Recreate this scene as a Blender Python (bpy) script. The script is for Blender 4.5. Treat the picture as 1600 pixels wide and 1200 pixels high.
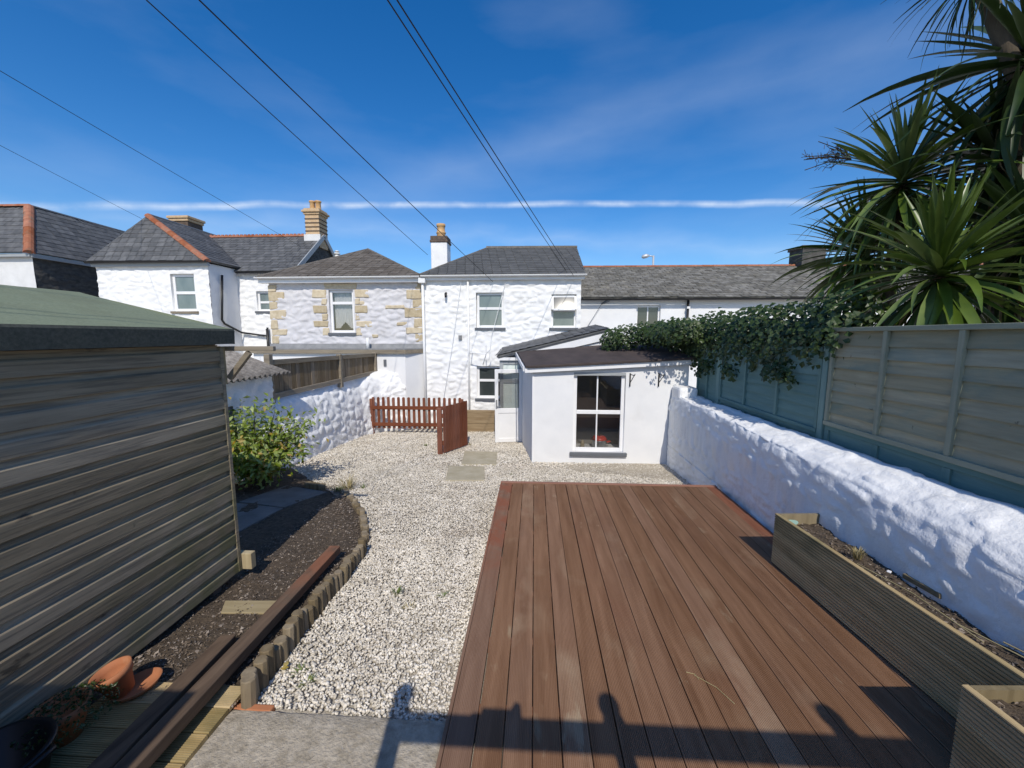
import bpy, bmesh, math, random
import numpy as np
from mathutils import Vector, Matrix, noise as mn
R = math.radians
random.seed(7); rng = np.random.default_rng(7)
S = bpy.context.scene; COL = S.collection
for o in list(bpy.data.objects): bpy.data.objects.remove(o)

# ------------------------------------------------------------------ camera
FPX, PITCH, YAW, CAMH = 620.0, R(6.9), R(3.2), 2.1
cd = bpy.data.cameras.new('camera'); cam = bpy.data.objects.new('camera', cd); COL.objects.link(cam)
cd.sensor_width = 36; cd.lens = FPX / 1600 * 36; cd.clip_start = 0.02; cd.clip_end = 2000
cam.location = (0, 0, CAMH); cam.rotation_euler = (math.pi/2 - PITCH, 0, YAW); S.camera = cam
# ------------------------------------------------------------------ sky and sun
SUN_EL, SUN_AZ = 44.5, 6.4        # the light travels away from the camera, 7 degrees towards -X
CR = Matrix.Rotation(YAW, 3, 'Z') @ Matrix.Rotation(math.pi/2 - PITCH, 3, 'X')
CAMP = Vector((0, 0, CAMH))
def ray(x, y): return CR @ Vector(((x-800)/FPX, -(y-600)/FPX, -1))
w = bpy.data.worlds.new('World'); S.world = w; w.use_nodes = True
nt = w.node_tree; nt.nodes.clear()
def wn(t, **k):
    n = nt.nodes.new(t)
    for a, b in k.items(): setattr(n, a, b)
    return n
out = wn('ShaderNodeOutputWorld'); bg = wn('ShaderNodeBackground'); sky = wn('ShaderNodeTexSky')
sky.sky_type = 'NISHITA'; sky.sun_disc = False; sky.sun_elevation = R(SUN_EL); sky.sun_rotation = R(180 - SUN_AZ)
sky.altitude = 100; sky.air_density = 1.0; sky.dust_density = 0.55; sky.ozone_density = 3.2
bg.inputs['Strength'].default_value = 0.148
tc = wn('ShaderNodeTexCoord')
def wmath(op, a, b=None, c=None):
    n = wn('ShaderNodeMath', operation=op)
    for i, v in enumerate((a, b, c)):
        if v is None: continue
        if isinstance(v, (int, float)): n.inputs[i].default_value = v
        else: nt.links.new(v, n.inputs[i])
    return n.outputs[0]
def wdot(v):
    n = wn('ShaderNodeVectorMath', operation='DOT_PRODUCT'); n.inputs[1].default_value = v
    nt.links.new(tc.outputs['Generated'], n.inputs[0]); return n.outputs['Value']
def wnoise(scale, detail, vec_scale):
    mp = wn('ShaderNodeMapping'); mp.inputs['Scale'].default_value = vec_scale
    nt.links.new(tc.outputs['Generated'], mp.inputs['Vector'])
    n = wn('ShaderNodeTexNoise'); n.inputs['Scale'].default_value = scale; n.inputs['Detail'].default_value = detail
    nt.links.new(mp.outputs[0], n.inputs['Vector']); return n.outputs['Fac']
def band(pa, pb, width, wob):
    a, b = ray(*pa).normalized(), ray(*pb).normalized(); n = a.cross(b).normalized()
    d = wmath('ADD', wdot(n), wmath('MULTIPLY', wmath('SUBTRACT', wnoise(9, 5, (1, 1, 1)), .5), wob))
    return wmath('SUBTRACT', 1, wmath('SMOOTH_MIN', wmath('DIVIDE', wmath('ABSOLUTE', d), width), 1, .3))
contrail = wmath('MULTIPLY', wmath('POWER', wmath('MAXIMUM', band((0, 322), (1200, 318), .0078, .012), 0), .8), wmath('MULTIPLY_ADD', wnoise(11, 8, (1, 1, 1)), 3.2, -1.0))
streak = wmath('MULTIPLY', wmath('MAXIMUM', band((800, 240), (1440, 62), .06, .05), 0), wnoise(5, 6, (1, 1, 2)))
low = wmath('MULTIPLY', wmath('MAXIMUM', band((900, 375), (1300, 395), .03, .05), 0), wnoise(7, 7, (1, 1, 5)))
cir = wmath('MAXIMUM', wmath('MULTIPLY', wmath('SUBTRACT', wnoise(2.2, 8, (1.0, 1.6, 4.0)), .42), 1.2), 0)
mask = wmath('ADD', wmath('ADD', wmath('MULTIPLY', contrail, .62), wmath('MULTIPLY', streak, .13)), wmath('ADD', wmath('MULTIPLY', cir, .20), wmath('MULTIPLY', low, .22)))
mask = wmath('MINIMUM', wmath('MAXIMUM', mask, 0), .85)
hs = wn('ShaderNodeHueSaturation'); hs.inputs['Saturation'].default_value = 1.38; hs.inputs['Hue'].default_value = .506; hs.inputs['Value'].default_value = 1.0
nt.links.new(sky.outputs[0], hs.inputs['Color'])
mx = wn('ShaderNodeMix', data_type='RGBA'); mx.inputs['B'].default_value = (6.0, 6.6, 7.4, 1)
nt.links.new(mask, mx.inputs['Factor']); nt.links.new(hs.outputs[0], mx.inputs['A'])
nt.links.new(mx.outputs['Result'], bg.inputs['Color']); nt.links.new(bg.outputs[0], out.inputs['Surface'])
sd = bpy.data.lights.new('sun', 'SUN'); sd.energy = 3.8; sd.angle = R(0.53); sd.color = (1, .935, .83)
sun = bpy.data.objects.new('sun', sd); COL.objects.link(sun)
ce = math.cos(R(SUN_EL)); tdir = Vector((-math.sin(R(SUN_AZ))*ce, math.cos(R(SUN_AZ))*ce, -math.sin(R(SUN_EL))))
sun.rotation_euler = tdir.to_track_quat('-Z', 'Y').to_euler(); sun.location = (3, -10, 20)
S.view_settings.view_transform = 'Standard'; S.view_settings.look = 'None'
S.view_settings.exposure = 0.0; S.view_settings.gamma = 1.0; S.view_settings.use_curve_mapping = False

# ------------------------------------------------------------------ pixel -> place
def PX(x, y, v): d = ray(x, y); return CAMP + d*((v-CAMP.x)/d.x)
def PY(x, y, v): d = ray(x, y); return CAMP + d*((v-CAMP.y)/d.y)
def PZ(x, y, v): d = ray(x, y); return CAMP + d*((v-CAMP.z)/d.z)
def gz(Y): return -.06 - .065*min(max(0, Y-2), 10.8)
def PG(x, y):
    d = ray(x, y); lo, hi = .1, 60
    for i in range(50):
        m = (lo+hi)/2; q = CAMP + d*m
        if q.z > gz(q.y): lo = m
        else: hi = m
    return CAMP + d*lo

# ------------------------------------------------------------------ materials
def M(name, cols, scale=4, detail=6, stretch=(1, 1, 1), rough=.85, bump=.0, bscale=40, bdist=.01, orand=0., irand=0.,
      spec=.3, patches=(), bstretch=None, ndist=0., metallic=0., algae=None):
    m = bpy.data.materials.new(name); m.use_nodes = True; t = m.node_tree; N = t.nodes; L = t.links
    b = N['Principled BSDF']; b.inputs['Roughness'].default_value = rough; b.inputs['Metallic'].default_value = metallic
    b.inputs['Specular IOR Level'].default_value = spec
    co = N.new('ShaderNodeTexCoord'); oi = N.new('ShaderNodeObjectInfo')
    ad = N.new('ShaderNodeVectorMath'); ad.operation = 'MULTIPLY_ADD'
    cmb = N.new('ShaderNodeCombineXYZ')
    for i in range(3): L.new(oi.outputs['Random'], cmb.inputs[i])
    L.new(cmb.outputs[0], ad.inputs[0]); ad.inputs[1].default_value = (37, 53, 71) if orand else (0, 0, 0); L.new(co.outputs['Object'], ad.inputs[2])
    def mapped(st):
        mp = N.new('ShaderNodeMapping'); mp.inputs['Scale'].default_value = st; L.new(ad.outputs[0], mp.inputs['Vector']); return mp.outputs[0]
    def ns(sc, de, st, dist=0.):
        n = N.new('ShaderNodeTexNoise'); n.inputs['Scale'].default_value = sc; n.inputs['Detail'].default_value = de
        n.inputs['Roughness'].default_value = .6; n.inputs['Distortion'].default_value = dist
        L.new(mapped(st), n.inputs['Vector']); return n.outputs['Fac']
    f = ns(scale, detail, stretch, ndist)
    cr = N.new('ShaderNodeValToRGB'); el = cr.color_ramp.elements
    k = len(cols)
    for i, c in enumerate(cols):
        p = .5 if k == 1 else .3 + .4*i/(k-1)
        e = el[i] if i < 2 else el.new(p)
        e.position = p; e.color = (*c, 1)
    if k == 1: el[1].position = 1; el[1].color = (*cols[0], 1)
    L.new(f, cr.inputs[0]); c = cr.outputs[0]
    for (pc, ps, lo, hi, pst, amt) in patches:
        r = N.new('ShaderNodeMapRange'); r.inputs[1].default_value = lo; r.inputs[2].default_value = hi; r.inputs[4].default_value = amt
        L.new(ns(ps, 5, pst, .3), r.inputs[0])
        mi = N.new('ShaderNodeMix'); mi.data_type = 'RGBA'; mi.inputs['B'].default_value = (*pc, 1)
        L.new(r.outputs[0], mi.inputs['Factor']); L.new(c, mi.inputs['A']); c = mi.outputs['Result']
    if algae:       # a green growth that covers one end / the foot of the thing: (colour, axis vector, from, to, amount)
        col_, ax, lo, hi, amt = algae
        dp = N.new('ShaderNodeVectorMath'); dp.operation = 'DOT_PRODUCT'; dp.inputs[1].default_value = ax
        gg = N.new('ShaderNodeNewGeometry'); L.new(gg.outputs['Position'], dp.inputs[0])
        r = N.new('ShaderNodeMapRange'); r.inputs[1].default_value = lo; r.inputs[2].default_value = hi; r.inputs[4].default_value = amt
        L.new(dp.outputs['Value'], r.inputs[0])
        mm = N.new('ShaderNodeMath'); mm.operation = 'MULTIPLY'; L.new(r.outputs[0], mm.inputs[0])
        r2 = N.new('ShaderNodeMapRange'); r2.inputs[1].default_value = .38; r2.inputs[2].default_value = .58; L.new(ns(3.5, 6, (1, 1, 1)), r2.inputs[0]); L.new(r2.outputs[0], mm.inputs[1])
        mi = N.new('ShaderNodeMix'); mi.data_type = 'RGBA'; mi.inputs['B'].default_value = (*col_, 1)
        L.new(mm.outputs[0], mi.inputs['Factor']); L.new(c, mi.inputs['A']); c = mi.outputs['Result']
    if orand or irand:
        hv = N.new('ShaderNodeHueSaturation'); L.new(c, hv.inputs['Color'])
        r = N.new('ShaderNodeMapRange'); a_ = orand or irand
        if irand: g = N.new('ShaderNodeNewGeometry'); L.new(g.outputs['Random Per Island'], r.inputs[0])
        else: L.new(oi.outputs['Random'], r.inputs[0])
        r.inputs[3].default_value = 1-a_; r.inputs[4].default_value = 1+a_; L.new(r.outputs[0], hv.inputs['Value'])
        r3 = N.new('ShaderNodeMath'); r3.operation = 'MULTIPLY_ADD'; L.new(r.outputs[0], r3.inputs[0]); r3.inputs[1].default_value = -.6; r3.inputs[2].default_value = 1.6
        L.new(r3.outputs[0], hv.inputs['Saturation']); c = hv.outputs[0]
    L.new(c, b.inputs['Base Color'])
    if bump:
        bp = N.new('ShaderNodeBump'); bp.inputs['Strength'].default_value = bump; bp.inputs['Distance'].default_value = bdist
        L.new(ns(bscale, 5, bstretch or stretch), bp.inputs['Height']); L.new(bp.outputs[0], b.inputs['Normal'])
    return m
def plain(name, c, rough=.5, spec=.4, metallic=0.): return M(name, [tuple(x*.92 for x in c), c], 3, 4, rough=rough, spec=spec, metallic=metallic)
def glassmat(name, tint=(1, 1, 1), see=.85):
    m = bpy.data.materials.new(name); m.use_nodes = True; t = m.node_tree; N = t.nodes; L = t.links
    for n in list(N):
        if n.type == 'BSDF_PRINCIPLED': N.remove(n)
    lw = N.new('ShaderNodeLayerWeight'); lw.inputs[0].default_value = .5
    pw = N.new('ShaderNodeMath'); pw.operation = 'POWER'; L.new(lw.outputs['Facing'], pw.inputs[0]); pw.inputs[1].default_value = 4
    fr = N.new('ShaderNodeMath'); fr.operation = 'MULTIPLY_ADD'; L.new(pw.outputs[0], fr.inputs[0]); fr.inputs[1].default_value = .8; fr.inputs[2].default_value = .085
    tr = N.new('ShaderNodeBsdfTransparent'); tr.inputs[0].default_value = (*[see*x for x in tint], 1)
    gl = N.new('ShaderNodeBsdfGlossy'); gl.inputs['Roughness'].default_value = .015
    mi = N.new('ShaderNodeMixShader'); L.new(fr.outputs[0], mi.inputs[0]); L.new(tr.outputs[0], mi.inputs[1]); L.new(gl.outputs[0], mi.inputs[2])
    L.new(mi.outputs[0], N['Material Output'].inputs['Surface']); return m
X_, Y_, Z_ = (1, 12, 12), (12, 1, 12), (12, 12, 1)
def wood(name, a, b, axis, orand=.18, rough=.8, **k):
    return M(name, [a, b], 1.6, 8, axis, rough, bump=.35, bscale=6, bdist=.004, orand=orand, bstretch=tuple(x*1.5 for x in axis), ndist=.4, **k)

WHITE = M('limewash_white', [(.74, .74, .735), (.84, .84, .83)], 3, 8, rough=.9, bump=.25, bscale=28, bdist=.012, patches=[((.62, .61, .58), 1.1, .6, .8, (1, 1, 1.6), .5)])
WHITEG = M('masonry_white', [(.78, .78, .775), (.87, .87, .86)], 4, 8, rough=.9, bump=.5, bscale=18, bdist=.025, patches=[((.60, .59, .56), 2.6, .62, .8, (1, 1, 1.6), .5)])
RENDER = M('render_white', [(.70, .705, .71), (.77, .77, .765)], 2.2, 7, rough=.85, bump=.15, bscale=60, bdist=.005, patches=[((.56, .56, .55), 1.7, .6, .85, (1, 1, .6), .5)])
OLDWHITE = M('old_white_render', [(.58, .58, .57), (.72, .72, .71)], 2, 8, rough=.9, bump=.3, bscale=30, bdist=.01, patches=[((.35, .34, .32), 1.5, .6, .75, (1, 1, .5), .6)])
LILAC = M('pale_grey_paint', [(.54, .53, .545), (.64, .63, .64)], 3, 8, rough=.9, bump=.3, bscale=28, bdist=.012, patches=[((.46, .44, .43), 1.4, .58, .8, (1, 1, 1.5), .6)])
QUOIN = M('granite_quoin', [(.42, .34, .22), (.58, .50, .36)], 9, 8, rough=.9, bump=.4, bscale=40, bdist=.01, orand=.14)
DARKSTONE = M('dark_stone', [(.045, .043, .04), (.11, .105, .095)], 5, 6, (1, 1, 2), .9, bump=.5, bscale=14, bdist=.03)
PVC = plain('white_upvc', (.80, .80, .80), .35)
GREYPVC = plain('grey_frame', (.34, .36, .37), .5)
SILL = plain('slate_grey_paint', (.12, .13, .145), .6)
BLACK = plain('black_paint', (.012, .012, .013), .4)
PANE = M('window_glass_dark', [(.035, .045, .045), (.05, .06, .06)], 2, 3, rough=.04, spec=.9)
PANEG = M('window_glass_frosted', [(.12, .16, .16), (.20, .24, .235)], 2, 3, (1, 1, .4), rough=.12, spec=.9)
FROST = M('frosted_panel', [(.62, .70, .66), (.72, .78, .74)], 3, 3, rough=.3)
GLASS = glassmat('clear_glass')
NET = M('net_curtain', [(.62, .63, .64), (.78, .79, .80)], 30, 3, (1, 1, .1), .9)
SLATE = M('slate', [(.075, .078, .08), (.135, .135, .135)], 6, 6, rough=.65, irand=.22, bump=.2, bscale=25, bdist=.006, spec=.35, patches=[((.17, .165, .15), 2.2, .6, .75, (1, 1, 1), .5)])
SLATEB = M('slate_brown', [(.095, .082, .068), (.155, .135, .113)], 6, 6, rough=.8, irand=.2, bump=.2, bscale=25, bdist=.006, patches=[((.19, .17, .13), 2.6, .6, .75, (1, 1, 1), .5)])
SLATEM = M('slate_mossy', [(.11, .105, .092), (.20, .19, .165)], 7, 8, rough=.85, irand=.28, bump=.4, bscale=25, bdist=.01, patches=[((.24, .22, .17), 3.3, .55, .7, (1, 1, 1), .7), ((.06, .06, .035), 5, .6, .7, (1, 1, 1), .6)])
SLATED = M('slate_plain', [(.075, .077, .076), (.115, .115, .112)], 5, 6, rough=.75, irand=.12, bump=.15, bscale=30, bdist=.004)
RIDGE = M('terracotta_ridge', [(.26, .085, .045), (.36, .15, .08)], 9, 6, rough=.85, orand=.15, irand=.0, bump=.3, patches=[((.16, .14, .10), 6, .55, .7, (1, 1, 1), .7)])
RIDGEG = M('grey_ridge', [(.10, .09, .08), (.17, .155, .13)], 9, 6, rough=.9, orand=.15, bump=.3)
BRICKP = M('pale_brick', [(.50, .34, .19), (.62, .47, .31)], 9, 5, rough=.9, orand=.1, bump=.3)
BRICKD = M('dark_brick', [(.08, .06, .05), (.16, .12, .09)], 14, 5, rough=.9, bump=.3, orand=.15)
CLAYPOT = M('chimney_pot_clay', [(.45, .25, .10), (.60, .40, .20)], 8, 5, rough=.8, bump=.1)
LEAD = M('lead_flashing', [(.17, .175, .18), (.27, .27, .27)], 5, 6, rough=.6, bump=.2, bscale=15)
GUTTER = plain('white_gutter', (.78, .78, .77), .4)
BGUTTER = plain('black_gutter', (.015, .015, .016), .4)
FELT = M('brown_roof_felt', [(.048, .038, .036), (.085, .066, .06)], 3, 7, (1, .5, 1), .9, bump=.3, bscale=90, bdist=.006)
GFELT = M('green_mineral_felt', [(.155, .185, .115), (.22, .25, .165)], 60, 4, rough=.95, bump=.5, bscale=190, bdist=.004, patches=[((.13, .14, .085), 1.8, .5, .75, (1, 1, 1), .6)])
DFELT = M('dark_felt_edge', [(.045, .05, .043), (.085, .09, .075)], 50, 4, rough=.95, bump=.5, bscale=160, bdist=.004)
DECK = M('deck_brown_stain', [(.17, .085, .042), (.28, .158, .09)], 1.6, 9, (9, .7, 9), .7, bump=.4, bscale=7, bdist=.003, orand=.08, bstretch=(20, 1.5, 20), ndist=.5, spec=.35,
         patches=[((.40, .295, .19), 1.7, .56, .76, (1, .6, 1), .55), ((.40, .31, .20), 7, .64, .72, (1, .35, 1), .6), ((.15, .082, .05), 2.4, .56, .78, (1, .5, 1), .6), ((.20, .085, .045), 1.1, .55, .75, (1, .3, 1), .5)])
DECKL = M('deck_part_red_stain', [(.17, .095, .058), (.27, .165, .108)], 1.6, 9, (9, .7, 9), .7, bump=.4, bscale=7, bdist=.003, ndist=.5, spec=.35, algae=((.25, .095, .05), (0, 1, 0), 3.0, 4.0, 1.2))
DECKR = M('deck_red_stain', [(.23, .09, .05), (.32, .14, .08)], 2, 8, (8, .8, 8), .65, bump=.3, bscale=8, bdist=.003, orand=.1, patches=[((.28, .18, .12), 3, .55, .75, (1, 1, 1), .6)])
DECKRX = M('deck_red_stain_cross', [(.22, .10, .065), (.32, .16, .105)], 2, 8, (.8, 8, 8), .65, bump=.3, bscale=8, bdist=.003, orand=.1)
SHED = wood('weathered_shed_wood', (.22, .178, .12), (.36, .297, .205), Y_, .14, algae=((.115, .125, .04), (0, .55, -.62), .55, 1.9, .8),
            patches=[((.055, .05, .042), 1.3, .6, .75, (1, .4, 2), .55), ((.07, .058, .045), 7, .66, .72, (1, .6, 1), .85), ((.09, .08, .065), 9, .5, .62, (3, .22, 6), .55), ((.26, .235, .19), 2.0, .62, .8, (2, .3, 9), .3)])
PALEWOOD = wood('pale_softwood', (.30, .235, .13), (.43, .355, .21), Z_, .12)
PALEWOODX = wood('pale_softwood_flat', (.28, .225, .13), (.42, .35, .22), X_, .15)
GREYWOOD = wood('grey_softwood', (.17, .14, .10), (.29, .245, .18), Y_, .18)
GREYWOODX = wood('grey_softwood_cross', (.17, .14, .105), (.29, .25, .185), X_, .15)
FENCEW = wood('brown_fence_board', (.135, .098, .06), (.25, .19, .12), Z_, .3)
PICKET = wood('red_brown_stain', (.135, .042, .022), (.21, .075, .04), Z_, .14, .6)
PICKETX = wood('red_brown_stain_rail', (.135, .042, .022), (.21, .075, .04), X_, .14, .6)
SLEEPER = wood('sleeper_wood', (.21, .145, .08), (.33, .25, .15), X_, .1)
TIMBER = wood('old_timber', (.075, .05, .034), (.17, .115, .075), Y_, .12, algae=((.25, .095, .045), (0, 1, 0), 2.5, 3.2, .8))
TEAL = wood('teal_fence_paint', (.115, .21, .195), (.17, .275, .245), Y_, .12, .75)
TEALZ = wood('teal_fence_batten', (.13, .225, .205), (.19, .29, .255), Z_, .12, .75)
WTEAL = wood('faded_teal_slat', (.27, .25, .165), (.39, .36, .245), Y_, .12, .85, patches=[((.13, .22, .20), 2, .5, .7, (1, .5, 1), .7), ((.07, .055, .04), 9, .68, .72, (1, 1, 1), .7)])
WTEALZ = wood('faded_teal_batten', (.25, .27, .20), (.37, .375, .28), Z_, .12, .85)
WTEALY = wood('faded_teal_rail', (.25, .27, .20), (.37, .375, .28), Y_, .12, .85)
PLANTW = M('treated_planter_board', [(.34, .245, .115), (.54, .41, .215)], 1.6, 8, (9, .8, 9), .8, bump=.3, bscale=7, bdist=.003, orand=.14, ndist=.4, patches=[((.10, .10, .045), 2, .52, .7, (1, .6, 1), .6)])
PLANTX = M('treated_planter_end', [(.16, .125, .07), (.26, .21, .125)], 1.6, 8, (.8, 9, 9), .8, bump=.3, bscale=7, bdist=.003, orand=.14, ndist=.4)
LOG = M('log_edging', [(.14, .105, .065), (.28, .225, .145)], 2, 6, (6, 6, 1), .9, bump=.4, bscale=9, bdist=.006, orand=.25, patches=[((.06, .05, .03), 3, .55, .7, (1, 1, 1), .7)])
SOIL = M('bark_soil', [(.05, .037, .025), (.125, .095, .068)], 22, 8, rough=1, bump=.9, bscale=60, bdist=.02)
CHIP = M('bark_chips', [(.12, .09, .065), (.26, .21, .165)], 5, 3, rough=.95, irand=.55)
GROUND = M('stony_ground', [(.36, .325, .27), (.52, .475, .41)], 30, 8, rough=1, bump=.6, bscale=90, bdist=.02)
GRAVEL = M('granite_gravel', [(.53, .48, .40), (.72, .665, .57)], 3, 4, rough=.9, irand=.30, patches=[((.36, .28, .21), .9, .55, .75, (1, 1, 1), .45)])
CONC = M('old_concrete', [(.28, .24, .18), (.50, .44, .35)], 22, 10, rough=.95, bump=.9, bscale=60, bdist=.012, patches=[((.17, .155, .125), 2.2, .52, .72, (1, 1, 1), .6), ((.42, .40, .36), 34, .6, .7, (1, 1, 1), .5)])
FLAG = M('buff_flagstone', [(.36, .315, .215), (.47, .42, .31)], 5, 7, rough=.9, bump=.3, bscale=50, bdist=.005, orand=.06)
DSLAB = M('grey_paving', [(.12, .115, .105), (.19, .18, .165)], 4, 7, rough=.9, bump=.3, bscale=50, bdist=.006, orand=.08)
TERRA = M('terracotta', [(.34, .125, .055), (.48, .20, .095)], 5, 6, rough=.75, bump=.1, bscale=40, bdist=.003, patches=[((.50, .33, .22), 6, .6, .75, (1, 1, 1), .4)])
CORR = M('corrugated_cement', [(.13, .115, .10), (.34, .31, .275)], 14, 8, rough=.95, bump=.5, bscale=40, bdist=.01)
def leafmat(name, a, b, tr=.25, rough=.45, irand=.35, orand=0.):
    m = M(name, [a, b], 3, 4, rough=rough, irand=irand, orand=orand, spec=.4); t = m.node_tree; N = t.nodes; L = t.links
    bs = N['Principled BSDF']; tl = N.new('ShaderNodeBsdfTranslucent'); mi = N.new('ShaderNodeMixShader'); mi.inputs[0].default_value = tr
    src = bs.inputs['Base Color'].links[0].from_socket; L.new(src, tl.inputs['Color'])
    L.new(bs.outputs[0], mi.inputs[1]); L.new(tl.outputs[0], mi.inputs[2]); L.new(mi.outputs[0], N['Material Output'].inputs['Surface']); return m
YUC = leafmat('yucca_leaf_green', (.06, .10, .024), (.13, .185, .042), .15, .35, 0, .3)
YUCD = leafmat('yucca_leaf_dark', (.022, .042, .014), (.045, .075, .02), .12, .4, 0, .3)
DEADL = leafmat('dry_leaf_tan', (.26, .19, .10), (.40, .32, .20), .1, .8, 0, .2)
IVY = leafmat('ivy_leaf', (.024, .045, .012), (.06, .095, .022), .15, .4)
SHRUB = leafmat('shrub_leaf', (.14, .22, .04), (.27, .33, .06), .25, .45, .45)
SHRUBY = leafmat('shrub_leaf_yellowing', (.34, .30, .05), (.42, .26, .07), .25, .5, .3)
GRASS = leafmat('weed_green', (.12, .17, .04), (.22, .25, .07), .2, .6)
STRAW = leafmat('dry_grass', (.30, .24, .11), (.45, .38, .2), .15, .8)
BARK = M('trunk_bark', [(.06, .048, .035), (.13, .105, .075)], 8, 6, (1, 1, .3), .95, bump=.6, bscale=20, bdist=.02)
REDPOT = plain('red_enamel', (.55, .055, .035), .25)
STEEL = plain('steel_grey', (.45, .46, .47), .3, metallic=.6)
GREENP = plain('pale_green_plastic', (.35, .52, .42), .4)
DARKROOM = M('dim_interior', [(.30, .29, .275), (.40, .385, .365)], 2, 4, rough=.95)
WIRE = plain('black_cable', (.01, .01, .012), .6)
METALP = plain('galvanised_lamp', (.55, .56, .57), .4, metallic=.3)

# ------------------------------------------------------------------ mesh helpers
class MB:
    def __init__(s): s.v = []; s.f = []
    def add(s, vs, fs):
        o = len(s.v); s.v += [tuple(v) for v in vs]; s.f += [tuple(i+o for i in f) for f in fs]; return s
    def box(s, x0, x1, y0, y1, z0, z1):
        return s.add([(x0,y0,z0),(x1,y0,z0),(x1,y1,z0),(x0,y1,z0),(x0,y0,z1),(x1,y0,z1),(x1,y1,z1),(x0,y1,z1)],
                     [(0,3,2,1),(4,5,6,7),(0,1,5,4),(1,2,6,5),(2,3,7,6),(3,0,4,7)])
    def beam(s, p0, p1, wd, ht, up=(0,0,1)):
        p0, p1 = Vector(p0), Vector(p1); d = (p1-p0).normalized(); u = Vector(up)
        sd_ = d.cross(u)
        if sd_.length < 1e-4: sd_ = d.cross(Vector((1,0,0)))
        sd_.normalize(); u = sd_.cross(d).normalized(); a = sd_*wd/2; b = u*ht/2
        vs = [p0-a-b, p0+a-b, p0+a+b, p0-a+b, p1-a-b, p1+a-b, p1+a+b, p1-a+b]
        return s.add(vs, [(0,1,2,3),(7,6,5,4),(0,4,5,1),(1,5,6,2),(2,6,7,3),(3,7,4,0)])
    def prism(s, poly, thick):         # planar polygon extruded by vector
        n = len(poly); t = Vector(thick); a = [Vector(p) for p in poly]; b = [p+t for p in a]
        return s.add(a+b, [tuple(range(n))[::-1], tuple(range(n, 2*n))]+[(i,(i+1)%n,(i+1)%n+n,i+n) for i in range(n)])
    def tube(s, pts, rad, n=8, caps=True):
        pts = [Vector(p) for p in pts]; rs = rad if isinstance(rad, (list, tuple)) else [rad]*len(pts); vs = []; fs = []
        prev = None
        for i, p in enumerate(pts):
            d = (pts[min(i+1, len(pts)-1)]-pts[max(i-1, 0)]).normalized()
            ref = prev if prev is not None else (Vector((0,0,1)) if abs(d.z) < .9 else Vector((1,0,0)))
            a = d.cross(ref).cross(d).normalized() if d.cross(ref).length > 1e-5 else d.orthogonal().normalized()
            prev = a; b = d.cross(a)
            for k in range(n):
                t = 2*math.pi*k/n; vs.append(p+(a*math.cos(t)+b*math.sin(t))*rs[i])
        for i in range(len(pts)-1):
            for k in range(n): fs.append((i*n+k, i*n+(k+1)%n, (i+1)*n+(k+1)%n, (i+1)*n+k))
        if caps: fs += [tuple(range(n))[::-1], tuple(range((len(pts)-1)*n, len(pts)*n))]
        return s.add(vs, fs)
    def lathe(s, c, prof, n=24):
        c = Vector(c); vs = []; fs = []
        for r_, z in prof:
            for k in range(n): t = 2*math.pi*k/n; vs.append(c+Vector((r_*math.cos(t), r_*math.sin(t), z)))
        for i in range(len(prof)-1):
            for k in range(n): fs.append((i*n+k, i*n+(k+1)%n, (i+1)*n+(k+1)%n, (i+1)*n+k))
        return s.add(vs, fs)
    def mesh(s, name):
        me = bpy.data.meshes.new(name); me.from_pydata(s.v, [], s.f); me.update(); return me
    def go(s, name, m, parent=None, smooth=False, bevel=0, kind=None, label=None):
        return link(name, s.mesh(name), m, parent, smooth, bevel, kind, label)
def link(name, me, m, parent=None, smooth=False, bevel=0, kind=None, label=None):
    if m is not None and not me.materials: me.materials.append(m)
    o = bpy.data.objects.new(name, me); COL.objects.link(o)
    if parent is not None:
        o.parent = parent; o.matrix_parent_inverse = parent.matrix_world.inverted() if parent.type == 'EMPTY' and False else Matrix.Identity(4)
    if smooth: me.polygons.foreach_set('use_smooth', [True]*len(me.polygons))
    if bevel:
        b = o.modifiers.new('bevel', 'BEVEL'); b.width = bevel; b.segments = 2; b.limit_method = 'ANGLE'
    if kind: o['kind'] = kind
    if label: o['label'] = label
    return o
def thing(name, label, cat, group=None):
    """an Empty that parents a thing's parts (left at the origin: the parts carry world coordinates)"""
    o = bpy.data.objects.new(name, None); COL.objects.link(o); o.empty_display_size = .1
    o['label'] = label; o['category'] = cat
    if group: o['group'] = group
    return o
def tag(o, label, cat, group=None):
    o['label'] = label; o['category'] = cat
    if group: o['group'] = group
    return o
def struct(o): o['kind'] = 'structure'; return o
def box(name, x0, x1, y0, y1, z0, z1, m, parent=None, bevel=0, **k): return MB().box(x0, x1, y0, y1, z0, z1).go(name, m, parent, bevel=bevel, **k)
def inst(name, me, loc, rot, parent, scale=(1, 1, 1)):
    o = bpy.data.objects.new(name, me); COL.objects.link(o); o.location = loc
    o.rotation_euler = rot if not isinstance(rot, Matrix) else rot.to_euler(); o.scale = scale
    o.parent = parent; return o

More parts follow.
